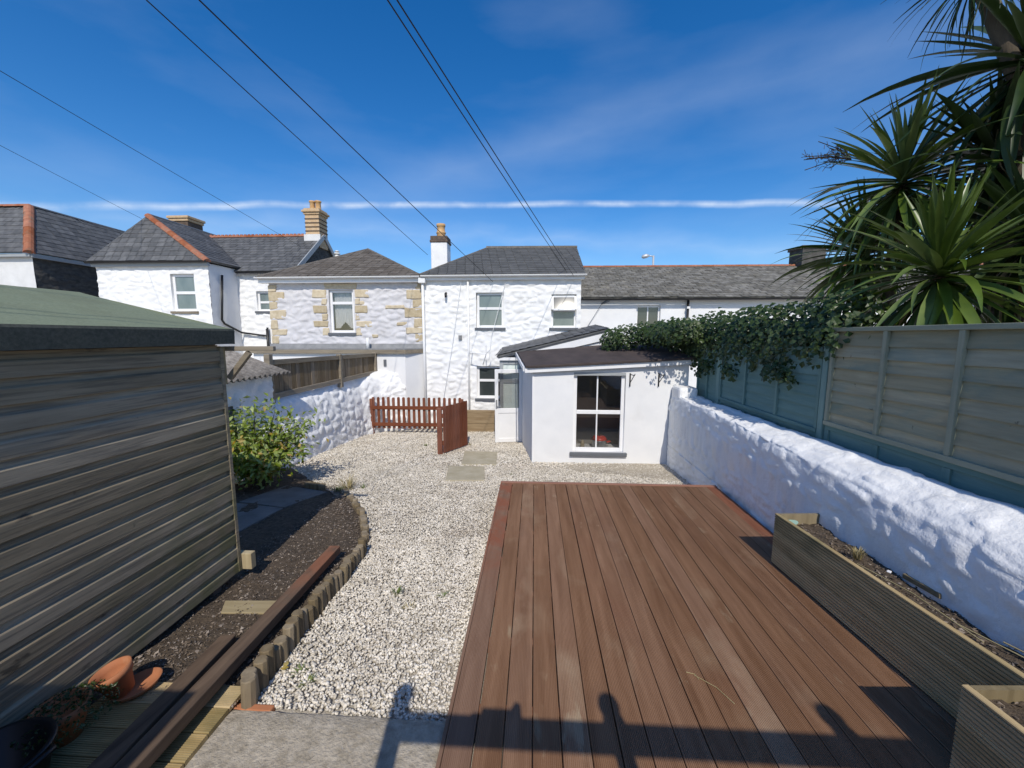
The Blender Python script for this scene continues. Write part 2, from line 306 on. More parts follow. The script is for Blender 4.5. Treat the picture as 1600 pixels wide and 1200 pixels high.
# rubble relief: stones bedded in courses under thick paint
def rub(u, v, sd, su=.34, sv=.17):
    q = Vector((u/su + .45*mn.noise(Vector((u*3, v*3, sd))), v/sv + .6*mn.noise(Vector((u*2, v*2, sd+9))), sd))
    d, f = mn.voronoi(q); e = min(1, (d[1]-d[0])*2.8); e = e*e*(3-2*e); c = f[0]
    r1, r2, r3 = mn.noise(c*7.3), mn.noise(c*5.1+Vector((4, 4, 4))), mn.noise(c*3.7+Vector((9, 2, 5)))
    o = q-c
    return .62*e + e*(.7*r1*o.x+.9*r2*o.y+.5*r3) + .28*mn.noise(Vector((u*6, v*8, sd+3))) + .16*mn.noise(Vector((u*17, v*21, sd+5)))
def cuts(a, b, step, extra):
    n = max(1, int(round((b-a)/step))); xs = [a+(b-a)*i/n for i in range(n+1)]
    for e in extra:
        if a < e < b:
            j = min(range(1, n), key=lambda i: abs(xs[i]-e)) if n > 1 else None
            if j: xs[j] = e
    return sorted(set(xs))
def rubble(name, O, U, W, Nn, lu, lw, m, parent, holes=(), amp=.03, step=.05, reveal=.14, sd=1., su=.34, sv=.17, toplimit=None, stretchy=None):
    """a wall skin in the plane O + u U + w W, bulging along Nn; holes (u0,u1,w0,w1) get reveals"""
    O, U, W, Nn = Vector(O), Vector(U), Vector(W), Vector(Nn)
    us = cuts(0, lu, step, [h[i] for h in holes for i in (0, 1)]); ws = cuts(0, lw, step, [h[i] for h in holes for i in (2, 3)])
    idx = {}; vs = []; fs = []
    def fade(u, w_):
        f = 1.
        for h in holes:
            dx = max(h[0]-u, 0, u-h[1]); dz = max(h[2]-w_, 0, w_-h[3]); f = min(f, max(dx, dz)/.10)
        return min(1, f, )
    for j, w_ in enumerate(ws):
        for i, u in enumerate(us):
            idx[i, j] = len(vs); d = amp*rub(u, w_, sd, su, sv)*fade(u, w_) if amp else 0
            vs.append(O+U*u+W*w_+Nn*d)
    for j in range(len(ws)-1):
        for i in range(len(us)-1):
            cu, cw = (us[i]+us[i+1])/2, (ws[j]+ws[j+1])/2
            if any(h[0] < cu < h[1] and h[2] < cw < h[3] for h in holes): continue
            if toplimit and cw > toplimit(cu): continue
            fs.append((idx[i, j], idx[i+1, j], idx[i+1, j+1], idx[i, j+1]))
    b = MB().add(vs, fs)
    for (a0, a1, b0, b1) in holes:
        P = [O+U*a0+W*b0, O+U*a1+W*b0, O+U*a1+W*b1, O+U*a0+W*b1]; Q = [p-Nn*reveal for p in P]
        b.add(P+Q, [(i, (i+1) % 4, (i+1) % 4+4, i+4) for i in range(4)])
    return b.go(name, m, parent, smooth=True)
def facade(name, x0, x1, z0, z1, Y, m, parent, holes=(), **k):      # faces -Y, holes in world x, z
    return rubble(name, (x0, Y, z0), (1,0,0), (0,0,1), (0,-1,0), x1-x0, z1-z0, m, parent, [(a-x0, b-x0, c-z0, d-z0) for a, b, c, d in holes], **k)
def window(parent, x0, x1, z0, z1, Y, rows=(.5,), cols=(), fr=.055, pane=PANE, frame=PVC, sill=SILL, back=.08, bar=None, label=None):
    """frame with transoms and glazing bars, one pane for each light, a sill; set back from the wall face at Y"""
    y0, y1 = Y+back, Y+back+.06; bar = bar or fr*.7; b = MB()
    b.box(x0, x0+fr, y0, y1, z0, z1).box(x1-fr, x1, y0, y1, z0, z1).box(x0+fr, x1-fr, y0+.001, y1, z0, z0+fr).box(x0+fr, x1-fr, y0+.001, y1, z1-fr, z1)
    zs = [z0+fr]+[z0+(z1-z0)*r for r in rows]+[z1-fr]; xs = [x0+fr]+[x0+(x1-x0)*c for c in cols]+[x1-fr]
    for z in zs[1:-1]: b.box(x0+fr, x1-fr, y0+.004, y1-.004, z-fr*.55, z+fr*.55)
    for x in xs[1:-1]: b.box(x-bar/2, x+bar/2, y0+.008, y1-.008, z0+fr, z1-fr)
    wdw = b.go('window', frame, parent, bevel=.006, label=label)
    for i in range(len(zs)-1):
        for j in range(len(xs)-1):
            p = pane[i] if isinstance(pane, (list, tuple)) else pane
            box('pane', xs[j]-.004, xs[j+1]+.004, y0+.03, y0+.038, zs[i]-.004, zs[i+1]+.004, p, wdw)
    if sill: box('sill', x0-.06, x1+.06, Y-.06, Y+back, z0-.075, z0-.002, sill, wdw, bevel=.008)
    return wdw
def slates(parent, poly, m, row=.2, tw=.28, lift=.012, name='slates', jit=.006):
    """courses of slates laid over a planar roof polygon (first edge = eave); one joined part"""
    P = [Vector(p) for p in poly]; U = (P[1]-P[0]).normalized(); n = (P[1]-P[0]).cross(P[-1]-P[0]).normalized()
    if n.z < 0: n = -n
    V = n.cross(U).normalized()
    if V.z < 0: V = -V
    uv = [((p-P[0]).dot(U), (p-P[0]).dot(V)) for p in P]; vmax = max(v for _, v in uv); k = len(uv)
    def rng_u(v):
        xs = []
        for i in range(k):
            (a, b), (c, d) = uv[i], uv[(i+1) % k]
            if abs(d-b) > 1e-9 and min(b, d)-1e-6 <= v <= max(b, d)+1e-6: xs.append(a+(c-a)*(v-b)/(d-b))
        return (min(xs), max(xs)) if xs else None
    vs = []; fs = []; r = 0; v = 0.
    while v < vmax-.02:
        v1 = min(v+row, vmax); a, b = rng_u(v+1e-4), rng_u(v1-1e-4)
        if a and b:
            u = min(a[0], b[0])-tw*(.5 if r % 2 else 1)*1.0
            while u < max(a[1], b[1]):
                g = .006; q = [max(u+g, a[0]), min(u+tw-g, a[1]), min(u+tw-g, b[1]), max(u+g, b[0])]
                if q[1]-q[0] > .02 or q[2]-q[3] > .02:
                    if q[1] < q[0]: q[0] = q[1] = (q[0]+q[1])/2
                    if q[2] < q[3]: q[2] = q[3] = (q[2]+q[3])/2
                    j0, j1 = random.uniform(-jit, jit), random.uniform(-jit, jit); dv = random.uniform(-jit, jit)*1.5
                    def pt(uu, vv, h): return P[0]+U*uu+V*vv+n*h
                    o = len(vs)
                    vs += [pt(q[0], v-.02+dv, lift*2+j0), pt(q[1], v-.02+dv, lift*2+j1), pt(q[2], v1, lift), pt(q[3], v1, lift), pt(q[0], v-.02+dv, 0), pt(q[1], v-.02+dv, 0)]
                    fs += [(o, o+1, o+2, o+3), (o+4, o+5, o+1, o)]
                u += tw
        v += row; r += 1
    return MB().add(vs, fs).go(name, m, parent, kind='stuff')
def roof(parent, faces, m, row=.2, tw=.28, th=.05, under=None, **k):
    b = MB()
    for f in faces:
        P = [Vector(p) for p in f]; n = (P[1]-P[0]).cross(P[-1]-P[0]).normalized()
        if n.z < 0: n = -n
        b.prism([p-n*.006 for p in P], -n*th)
    ro = b.go('roof', under or m, parent)
    for f in faces: slates(ro, f, m, row, tw, **k)
    return ro
def ridge(parent, p0, p1, m, size=.11, step=.32, up=.02, crest=False):
    """half-round ridge or hip tiles, one by one"""
    p0, p1 = Vector(p0), Vector(p1); L_ = (p1-p0).length; n = max(1, int(L_/step)); d = (p1-p0)/n
    s = d.cross(Vector((0,0,1))).normalized(); u = s.cross(d).normalized()
    b = MB(); prof = [(-1, -.45), (-.8, .1), (-.35, .42), (0, .5), (.35, .42), (.8, .1), (1, -.45)]
    vs = []
    for t, sc in ((.0, 1.0), (1.03, .93)):
        for a, c in prof: vs.append(d*t+s*a*size*sc+u*(c*size*sc+up))
    k = len(prof); b.add(vs, [(i, i+1, i+1+k, i+k) for i in range(k-1)]+[tuple(range(k))[::-1], tuple(range(k, 2*k))])
    if crest:
        for q in (.25, .75): b.beam(d*q+u*(size*.45), d*q+u*(size*.95), .05, .09, up=d)
    me = b.mesh('ridge_tile'); me.materials.append(m)
    for i in range(n): inst('ridge_tile', me, p0+d*i, (random.uniform(-.01, .01), 0, random.uniform(-.01, .01)), parent)
def gutter(parent, x0, x1, Y, z, m, r=.055):
    vs = []; fs = []
    for x in (x0, x1):
        for k in range(7): t = math.pi+math.pi*k/6; vs.append((x, Y+math.cos(t)*r, z+math.sin(t)*r))
        for k in range(6, -1, -1): t = math.pi+math.pi*k/6; vs.append((x, Y+math.cos(t)*(r-.008), z+math.sin(t)*(r-.008)))
    for i in range(14): fs.append((i, (i+1) % 14, 14+(i+1) % 14, 14+i))
    fs += [tuple(range(14))[::-1], tuple(range(14, 28))]
    return MB().add(vs, fs).go('gutter', m, parent)
def leafpatch(b, c, nrm, size, asp=.55, fold=.25):
    """one folded leaf: two quads meeting at the midrib"""
    n = Vector(nrm).normalized(); a = n.orthogonal().normalized(); a = Matrix.Rotation(random.uniform(0, 6.283), 3, n) @ a; s = n.cross(a)
    c = Vector(c); L_ = size; w_ = size*asp*.5
    tip = c+a*L_-n*L_*.15; mid = c+a*L_*.5; b0 = len(b.v)
    b.v += [tuple(c), tuple(mid+s*w_+n*w_*fold), tuple(tip), tuple(mid-s*w_+n*w_*fold), tuple(mid)]
    b.f += [(b0, b0+4, b0+1), (b0+4, b0+2, b0+1), (b0, b0+3, b0+4), (b0+4, b0+3, b0+2)]

# ================================================================== THE SETTING
ys = [-120, -1, 2]+[2+1.2*i for i in range(1, 10)]+[40, 900]
vs = []; fs = []
xsn = [-600, -40, -15, -6, 0, 6, 15, 40, 600]
for y in ys:
    for x in xsn: vs.append((x, y, gz(y)-.02))
nx = len(xsn)
for j in range(len(ys)-1):
    for i in range(nx-1): fs.append((j*nx+i, j*nx+i+1, (j+1)*nx+i+1, (j+1)*nx+i))
struct(MB().add(vs, fs).go('ground', GROUND))

# ------------------------------------------------------------------ white house (the one the garden belongs to)
def downpipe(parent, pts, m, r=.035): return MB().tube(pts, r, 8).go('downpipe', m, parent, smooth=True)
h = thing('house', 'white painted rubble cottage with grey hipped slate roof behind the lean-to', 'house')
WX0, WX1, WY = -3.33, 1.36, 12.0
hw = [(-1.73, -.92, 2.35, 3.385), (.50, 1.235, 2.345, 3.32), (-1.746, -.95, .2, 1.19)]
facade('wall', WX0, WX1, -.8, 3.84, WY, WHITE, h, hw, amp=.042, step=.036, sd=2.)
MB().box(WX0+.02, WX1-.02, WY+.2, 17, -.8, 3.84).go('side_wall', WHITE, h)
MB().box(WX0+.005, WX0+.02, WY+.001, 17, -.8, 3.83).box(WX1-.02, WX1-.005, WY+.001, 17, -.8, 3.83).go('side_wall', WHITE, h)
eL, eR = Vector((WX0-.06, 11.82, 3.90)), Vector((WX1+.10, 11.82, 3.88)); bL, bR = Vector((WX0-.06, 17.2, 3.9)), Vector((WX1+.10, 17.2, 3.88))
rL, rR = Vector((-1.72, 14.5, 5.20)), Vector((WX1+.10, 14.5, 5.18))
ro = roof(h, [(eL, eR, rR, rL), (bL, eL, rL), (bR, bL, rL, rR)], SLATED, .19, .27, jit=.003)
MB().prism([(WX1-.01, 12.03, 3.86), (WX1-.01, 17, 3.86), (WX1-.01, 14.5, 5.12)], (-.1, 0, 0)).go('gable', WHITE, h)
ridge(ro, rL, rR, RIDGEG, .10, .4); ridge(ro, eL, rL, RIDGEG, .075, .4, up=-.01)
box('soffit', WX0, WX1+.08, 11.86, 12.0, 3.74, 3.84, PVC, h); gutter(h, WX0-.02, WX1+.14, 11.79, 3.87, GUTTER)
for i, (a, b, c, d) in enumerate(hw):
    if i == 1:
        wd = window(h, a, b, c, d, WY, (.52,), pane=PANEG, fr=.06)
        sash = MB()       # the top light stands open
        zt, zb = d-.06, c+(d-c)*.54
        for p, q in (((a+.03, WY+.06, zt), (a+.03, WY-.10, zb)), ((b-.03, WY+.06, zt), (b-.03, WY-.10, zb))): sash.beam(p, q, .05, .045, up=(0, -1, 0))
        sash.beam((a+.055, WY-.10, zb), (b-.055, WY-.10, zb), .045, .05).beam((a+.055, WY+.06, zt), (b-.055, WY+.06, zt), .045, .05)
        sash.go('open_sash', PVC, wd)
        MB().prism([(a+.05, WY-.094, zb), (b-.05, WY-.094, zb), (b-.05, WY+.054, zt), (a+.05, WY+.054, zt)], (0, .006, .002)).go('pane', PANE, wd)
    else: window(h, a, b, c, d, WY, (.55,) if i == 0 else (.55,), pane=[PANEG, PANEG] if i == 0 else PANE, fr=.07)
downpipe(h, [(WX0+.0, 11.9, 3.75), (WX0-.0, 11.9, -.7)], GUTTER, .04)
box('hopper', WX0-.1, WX0+.1, 11.8, 11.98, 3.66, 3.80, GUTTER, h)
downpipe(h, [(PY(731, 440, 11.92)), Vector((PY(731, 440, 11.92).x, 11.92, -.7))], GUTTER, .03)
p = PY(697, 458, 11.93); MB().tube([p, p+Vector((0, -.08, -.03))], .035, 10).tube([p+Vector((0, -.06, -.03)), p+Vector((0, -.07, -.13))], [.04, .03], 10).go('wall_lamp', BLACK, h, smooth=True)
p = PY(719, 527, 11.94); box('vent', p.x-.05, p.x+.05, 11.92, 11.99, p.z-.06, p.z+.06, LEAD, h, bevel=.01)
a, b = PY(735, 551, 11.6), PY(760, 553, 11.6)
MB().tube([(a.x, 11.95, a.z), (a.x, 11.6, a.z), (b.x, 11.55, b.z), (b.x, 11.5, b.z+.25)], .015, 6).tube([(b.x, 11.55, b.z), (b.x-.15, 11.95, b.z-.35)], .012, 6).tube([(b.x, 11.55, b.z+.02), (b.x+.12, 11.5, b.z+.12), (b.x+.15, 11.48, b.z+.26)], .012, 6).go('washing_line_bracket', GUTTER, h)
a, b = PY(721, 436, 11.94), PY(690, 640, 11.94); MB().tube([a, (a+b)/2+Vector((.03, 0, 0)), b], .008, 5).go('cable', GUTTER, h)
MB().tube([PY(790, 440, 11.94), PY(781, 475, 11.94), PY(768, 525, 11.94), PY(764, 560, 11.94)], .007, 5).go('cable', GUTTER, h)
# chimney of the white house
c = PY(689, 395, 14.6)
MB().box(c.x-.29, c.x+.29, 14.3, 14.9, 4.3, 5.38).go('chimney', WHITE, ro, bevel=.02)
MB().box(c.x-.32, c.x+.32, 14.27, 14.93, 5.38, 5.46).box(c.x-.30, c.x+.30, 14.29, 14.91, 5.46, 5.60).go('chimney_cap', BRICKD, ro, bevel=.015)
MB().lathe((c.x+.02, 14.6, 5.6), [(.16, 0), (.15, .12), (.17, .14), (.17, .18), (.145, .20), (.135, .36), (.16, .38), (.16, .46), (.12, .46), (.1, .1)], 16).go('chimney_pot', CLAYPOT, ro, smooth=True)

# ------------------------------------------------------------------ stone house with cream quoins
h = thing('house', 'pale grey rubble house with cream granite quoins and brown slate pyramid roof', 'house')
CX0, CX1, CY = -8.2, -3.37, 12.1
cw = (-6.32, -5.55, 2.2, 3.50)
facade('wall', CX0, CX1, -.8, 3.8, CY, LILAC, h, [cw], amp=.045, step=.036, sd=11.)
MB().box(CX0+.02, CX1-.01, CY+.5, 17, -.8, 3.78).go('side_wall', LILAC, h)
MB().box(CX0+.004, CX0+.02, CY+.001, 17, -.8, 3.77).go('side_wall', LILAC, h)
e = [Vector((CX0-.22, 11.85, 3.88)), Vector((CX1+.02, 11.85, 3.88)), Vector((CX1+.02, 17.2, 3.88)), Vector((CX0-.22, 17.2, 3.88))]; ap = Vector((-6.02, 14.5, 5.22))
ro = roof(h, [(e[0], e[1], ap), (e[1], e[2], ap), (e[3], e[0], ap), (e[2], e[3], ap)], SLATEB, .19, .27)
for q in (e[0], e[1]): ridge(ro, q, ap, RIDGEG, .07, .4, up=-.01)
box('soffit', CX0-.2, CX1+.0, 11.9, 12.09, 3.70, 3.83, PVC, h); gutter(h, CX0-.24, CX1-.02, 11.82, 3.86, GUTTER)
window(h, *cw, CY, (.70,), pane=GLASS, fr=.075, back=.07)
vs = []; fs = []                       # net curtain, gathered, its hem looped up in the middle
x0, x1 = cw[0]+.08, cw[1]-.08
for j in range(15):
    for i in range(49):
        s = i/48; hem = 2.34+.20*max(0, 1-abs(s-.52)*3.4)
        vs.append((x0+(x1-x0)*s, CY+.20+.018*math.sin(s*75)+.008*math.sin(s*31), hem+(3.44-hem)*j/14))
for j in range(14):
    for i in range(48): fs.append((j*49+i, j*49+i+1, (j+1)*49+i+1, (j+1)*49+i))
tag(MB().add(vs, fs).go('net_curtain', NET, smooth=True), 'white gathered net curtain hanging behind the quoined window', 'curtain')
box('room', cw[0]-.1, cw[1]+.1, CY+.44, CY+.45, cw[2]-.1, cw[3]+.1, DARKROOM, h)
def quoin(x0, x1, z0, z1, parent):
    j = lambda s=.02: random.uniform(-s, s)
    y = CY-.035+j(.008)
    v = [(x0+j(), y, z0+j(.012)), (x1+j(.035), y, z0+j(.012)), (x1+j(.035), y, z1+j(.012)), (x0+j(), y, z1+j(.012))]
    MB().prism(v, (0, .09, 0)).go('quoin', QUOIN, parent, bevel=.022)
z = 1.86; k = 0
while z < 3.62:
    hh = random.uniform(.20, .32); L1 = .50 if k % 2 else .24
    quoin(CX0-.01, CX0+L1+random.uniform(-.04, .06), z, min(z+hh-.02, 3.68), h)
    hh2 = hh; quoin(CX1-L1-.02+random.uniform(-.08, .04), CX1-.03, z+.05, min(z+hh2+.03, 3.68), h); z += hh; k += 1
z = 2.12; k = 0
while z < 3.48:
    hh = random.uniform(.2, .27); L1 = .46 if k % 2 else .18
    quoin(cw[0]-L1-.05, cw[0]-.05, z, z+hh-.025, h); quoin(cw[1]+.05, cw[1]+L1+.05+random.uniform(-.05, .05), z, z+hh-.025, h); z += hh; k += 1
quoin(cw[0]-.12, cw[1]+.12, 3.53, 3.69, h)
quoin(-4.55, -3.95, 2.93, 3.03, h); quoin(-5.0, -4.82, 2.05, 2.14, h); quoin(-4.22, -3.9, 2.42, 2.52, h); quoin(-5.35, -5.2, 3.05, 3.17, h)
# neighbour's flat-roofed lean-to under it
l = thing('lean_to', 'white lean-to with flat lead-edged roof below the quoined house', 'lean-to')
MB().prism([(-8.5, 11.6, -.8), (-3.83, 11.6, -.8), (-3.40, 12.05, -.8), (-8.5, 12.05, -.8)], (0, 0, 2.38)).go('wall', RENDER, l)
MB().prism([(-8.6, 11.5, 1.585), (-3.78, 11.5, 1.585), (-3.38, 12.05, 1.585), (-8.6, 12.05, 1.585)], (0, 0, .11)).go('roof', GREYWOODX, l)
MB().prism([(-8.6, 11.52, 1.697), (-3.79, 11.52, 1.697), (-3.39, 12.04, 1.697), (-8.6, 12.04, 1.697)], (0, 0, .03)).prism([(-8.25, 12.0, 1.72), (-3.4, 12.0, 1.72), (-3.4, 12.055, 1.86), (-8.25, 12.055, 1.86)], (0, .012, .004)).go('flashing', LEAD, l)
p = PY(575, 545, 11.8); MB().tube([(p.x, 11.8, 1.70), (p.x, 11.8, 2.05)], .05, 10).go('vent_pipe', GUTTER, l, smooth=True)
p = PY(602, 567, 11.6); MB().box(p.x-.04, p.x+.04, 11.57, 11.598, p.z-.1, p.z+.1).go('air_vent', SILL, l)

# ------------------------------------------------------------------ left house: rear wing with hipped end + main range
h = thing('house', 'white house with hipped slate wing, red hip tiles and brick chimney', 'house')
AX0, AX1, AY, MY = -14.25, -10.44, 12.5, 13.75
aw = (-11.76, -10.95, 2.9, 4.09)
facade('wall', AX0, AX1, -.8, 4.42, AY, WHITE, h, [aw], amp=.038, step=.04, sd=21.)
MB().box(AX0+.02, AX1-.02, AY+.2, 17, -.8, 4.42).go('side_wall', WHITE, h)
rubble('side_wall', (AX1, AY, -.8), (0, 1, 0), (0, 0, 1), (1, 0, 0), MY-AY, 5.2, RENDER, h, amp=.01, step=.1)
MB().box(AX0, AX0+.02, AY+.001, 17, -.8, 4.42).go('side_wall', WHITE, h)
mw0, mw1 = PY(400, 455, MY), PY(428, 486, MY); mz = PY(400, 426, MY).z
mwin = (mw0.x, mw1.x, mw1.z, mw0.z)
facade('wall', AX1+.002, -8.3, -.8, mz-.02, MY, WHITE, h, [mwin], amp=.038, step=.04, sd=23.)
MB().box(AX1, -8.32, MY+.2, 17.4, -.8, mz-.02).go('side_wall', WHITE, h)
window(h, *aw, AY, (.50,), pane=PANEG, fr=.085, sill=GREYWOODX); window(h, *mwin, MY, (.45,), pane=PANEG, fr=.07)
f0, f1 = Vector((AX0-.12, AY-.15, 4.50)), Vector((AX1+.12, AY-.15, 4.48)); apx = Vector((-13.25, 13.5, 6.22)); apb = Vector((-13.25, 16.6, 6.22))
f2, f3 = Vector((AX1+.12, 16.6, 4.48)), Vector((AX0-.12, 16.6, 4.5))
mr = PY(400, 370, 15.7); mrz = mr.z
g0, g1 = Vector((AX1-.6, MY-.15, mz+.03)), Vector((-8.25, MY-.15, mz+.03)); g2, g3 = Vector((-8.25, 15.7, mrz)), Vector((-14.2, 15.7, mrz))
g1b = Vector((-8.25, 17.6, mz+.03))
ro = roof(h, [(f0, f1, apx), (f1, f2, apb, apx), (f3, f0, apx, apb), (g0, g1, g2, g3), (g1b, Vector((-14.2, 17.6, mz+.03)), g3, g2)], SLATE, .2, .27)
ridge(ro, apx, f1, RIDGE, .12, .34, up=.0); ridge(ro, apx, apb, SILL, .07, .4); ridge(ro, g3, g2, RIDGE, .10, .3, crest=True); ridge(ro, f0, apx, SLATE, .05, .4, up=-.01)
MB().beam((AX1-.9, 13.6, mz-.05), (-13.1, 15.7, mrz-.02), .12, .05).go('valley', LEAD, ro)
MB().prism([(-8.33, MY+.05, mz-.03), (-8.33, 17.4, mz-.03), (-8.33, 15.7, mrz-.06)], (-.1, 0, 0)).go('gable', DARKSTONE, h)
MB().beam((-8.24, MY-.15, mz), (-8.24, 15.7, mrz-.02), .04, .16).beam((-8.24, 17.6, mz), (-8.24, 15.7, mrz-.02), .04, .16).go('bargeboard', GREYPVC, h)
gutter(h, AX0-.14, AX1+.12, AY-.19, 4.46, BGUTTER); gutter(h, AX1+.1, -8.3, MY-.19, mz-.0, BGUTTER)
box('fascia', AX0-.05, AX1+.08, AY-.12, AY-.03, 4.32, 4.42, GREYPVC, h)
q0, q1 = PX(347, 430, AX1+.07), PX(347, 500, AX1+.07); q2 = PX(372, 520, AX1+.07); q3 = PY(418, 525, MY-.1)
downpipe(h, [q0, q1, q1+Vector((0, .1, -.12)), Vector((AX1+.08, MY-.12, q3.z+.12)), q3, q3+Vector((.02, 0, .3))], BGUTTER, .035)
downpipe(h, [q3+Vector((.02, -.02, .25)), q3+Vector((.02, -.02, -1.2))], BGUTTER, .045)
c = PY(495, 365, 15.7)
cm = MB().box(c.x-.27, c.x+.27, 15.4, 16.0, mrz-.5, mrz+.72).go('chimney', BRICKP, ro)
for i in range(9):
    if i % 2: MB().box(c.x-.285, c.x+.285, 15.385, 16.015, mrz+.02+i*.075, mrz+.06+i*.075).go('brick_course', BRICKD if i < 8 else BRICKP, ro)
MB().box(c.x-.31, c.x+.31, 15.36, 16.04, mrz+.72, mrz+.80).box(c.x-.36, c.x+.36, 15.31, 16.09, mrz+.80, mrz+.88).box(c.x-.30, c.x+.30, 15.37, 16.03, mrz+.88, mrz+.95).go('chimney_cap', BRICKP, ro, bevel=.012)
for dx in (-.11, .12): MB().lathe((c.x+dx, 15.7, mrz+.95), [(.12, 0), (.1, .05), (.095, .28), (.12, .30), (.12, .35), (.085, .35), (.08, .1)], 14).go('chimney_pot', CLAYPOT, ro, smooth=True)
MB().box(c.x-.32, c.x+.32, 15.34, 15.39, mrz-.28, mrz-.02).go('flashing', OLDWHITE, ro)
c = PY(287, 352, 15.6)
MB().box(c.x-.36, c.x+.36, 15.4, 16.1, 5.6, c.z+.10).go('chimney', BRICKD, ro); MB().box(c.x-.40, c.x+.40, 15.36, 16.14, c.z+.10, c.z+.20).box(c.x-.44, c.x+.44, 15.32, 16.18, c.z+.20, c.z+.30).go('chimney_cap', BRICKP, ro, bevel=.02)
p = PY(527, 402, 16.5); fl = MB().tube([(p.x, 16.5, p.z-1.2), (p.x, 16.5, p.z+.12)], .09, 12).tube([(p.x, 16.5, p.z+.12), (p.x, 16.5, p.z+.17)], [.13, .11], 12).tube([(p.x, 16.5, p.z+.22), (p.x, 16.5, p.z+.27)], [.12, .04], 12).tube([(p.x, 16.5, p.z+.16), (p.x, 16.5, p.z+.23)], .05, 8).go('flue_pipe', GUTTER, ro, smooth=True)

# ------------------------------------------------------------------ far-left house
h = thing('house', 'house with dark stone flank, stained white front and red hip tiles', 'house')
BX, BY = -16.43, 12.5
facade('wall', -26, BX, -.8, 4.72, BY, OLDWHITE, h, amp=.01, step=.2)
rubble('side_wall', (BX, BY, -.8), (0, 1, 0), (0, 0, 1), (1, 0, 0), 6.5, 5.5, DARKSTONE, h, amp=.05, step=.07, sd=31.)
MB().box(-26, BX-.05, BY+.1, 19, -.8, 4.7).go('core_wall', OLDWHITE, h)
r0, r1 = Vector((-17.6, 13.5, 6.6)), Vector((-17.6, 19.2, 6.45))
ro = roof(h, [((-26, BY-.18, 4.82), (BX+.14, BY-.18, 4.80), r0, (-26, 13.5, 6.6)), ((BX+.14, BY-.18, 4.80), (BX+.14, 19.2, 4.80), r1, r0)], SLATE, .2, .27)
ridge(ro, (BX+.14, BY-.18, 4.80), r0, RIDGE, .14, .36, up=.0); ridge(ro, r0, r1, SILL, .07, .4); ridge(ro, (-26, 13.5, 6.6), r0, RIDGE, .1, .4)
box('fascia', -26, BX+.1, BY-.15, BY-.04, 4.66, 4.76, GREYPVC, h); MB().box(BX+.05, BX+.13, BY-.1, 19, 4.64, 4.76).go('fascia', GREYPVC, h)
p = PX(103, 388, -17.0); MB().tube([p+Vector((0, 0, -.5)), p+Vector((0, 0, .28))], .09, 12).tube([p+Vector((0, 0, .28)), p+Vector((0, 0, .40))], [.13, .12], 12).tube([p+Vector((0, 0, -.12)), p+Vector((0, 0, .02))], [.22, .1], 12).go('vent_pipe', LEAD, ro, smooth=True)

# ------------------------------------------------------------------ terrace on the right
h = thing('house', 'low white terrace house with long mossy slate roof beyond the ivy', 'house')
TY, TX0, TX1 = 13.5, 1.45, 19.0
tw_ = (3.36, 4.14, 2.2, 3.10)
facade('wall', TX0, TX1, -.8, 3.34, TY, RENDER, h, [tw_], amp=.012, step=.09)
MB().box(TX0, TX1, TY+.2, 19, -.8, 3.3).go('side_wall', RENDER, h)
ro = roof(h, [((TX0-.1, TY-.2, 3.36), (TX1, TY-.2, 3.30), (TX1, 16.5, 4.80), (TX0-.1, 16.5, 4.84)), ((TX1, 19.6, 3.3), (TX0-.1, 19.6, 3.36), (TX0-.1, 16.5, 4.84), (TX1, 16.5, 4.80))], SLATEM, .19, .25, jit=.012)
ridge(ro, (TX0, 16.5, 4.84), (TX1, 16.5, 4.80), RIDGE, .085, .42)
gutter(h, TX0-.1, TX1, TY-.24, 3.30, BGUTTER); window(h, *tw_, TY, (.22,), (.5,), fr=.06, pane=PANE)
p = PY(1075, 480, 13.4); downpipe(h, [(p.x, 13.4, 3.28), (p.x, 13.4, -.7)], BGUTTER, .04)
MB().box(p.x-.05, p.x+.05, 13.33, 13.36, p.z-.05, p.z+.02).go('pipe_bracket', GUTTER, h)
a = PY(940, 475, 13.4); MB().tube([a, a+Vector((.22, -.12, .12))], [.03, .05], 8).go('security_light', SILL, h); MB().tube([a, PY(915, 515, 13.45)], .008, 5).go('cable', SILL, h)
c = PY(1262, 400, 16.5); MB().box(c.x-.45, c.x+.4, 16.1, 16.9, 4.4, 5.4).go('chimney', DARKSTONE, ro); MB().box(c.x-.5, c.x+.45, 16.05, 16.95, 5.4, 5.5).go('chimney_cap', BRICKD, ro)
# street lamp far behind
p = PY(1021, 402, 26); t = thing('street_lamp', 'grey street lamp standing behind the mossy terrace roof', 'street lamp')
MB().tube([(p.x, 26, -.8), (p.x, 26, p.z+.1)], [.09, .06], 10).go('pole', METALP, t, smooth=True)
MB().tube([(p.x, 26, p.z+.05), (p.x-.3, 26, p.z+.1)], .035, 8).go('arm', METALP, t, smooth=True)
MB().tube([(p.x-.28, 26, p.z+.1), (p.x-.42, 26, p.z+.09), (p.x-.65, 26, p.z+.03), (p.x-.72, 26, p.z)], [.07, .13, .12, .04], 10).go('lantern', METALP, t, smooth=True)

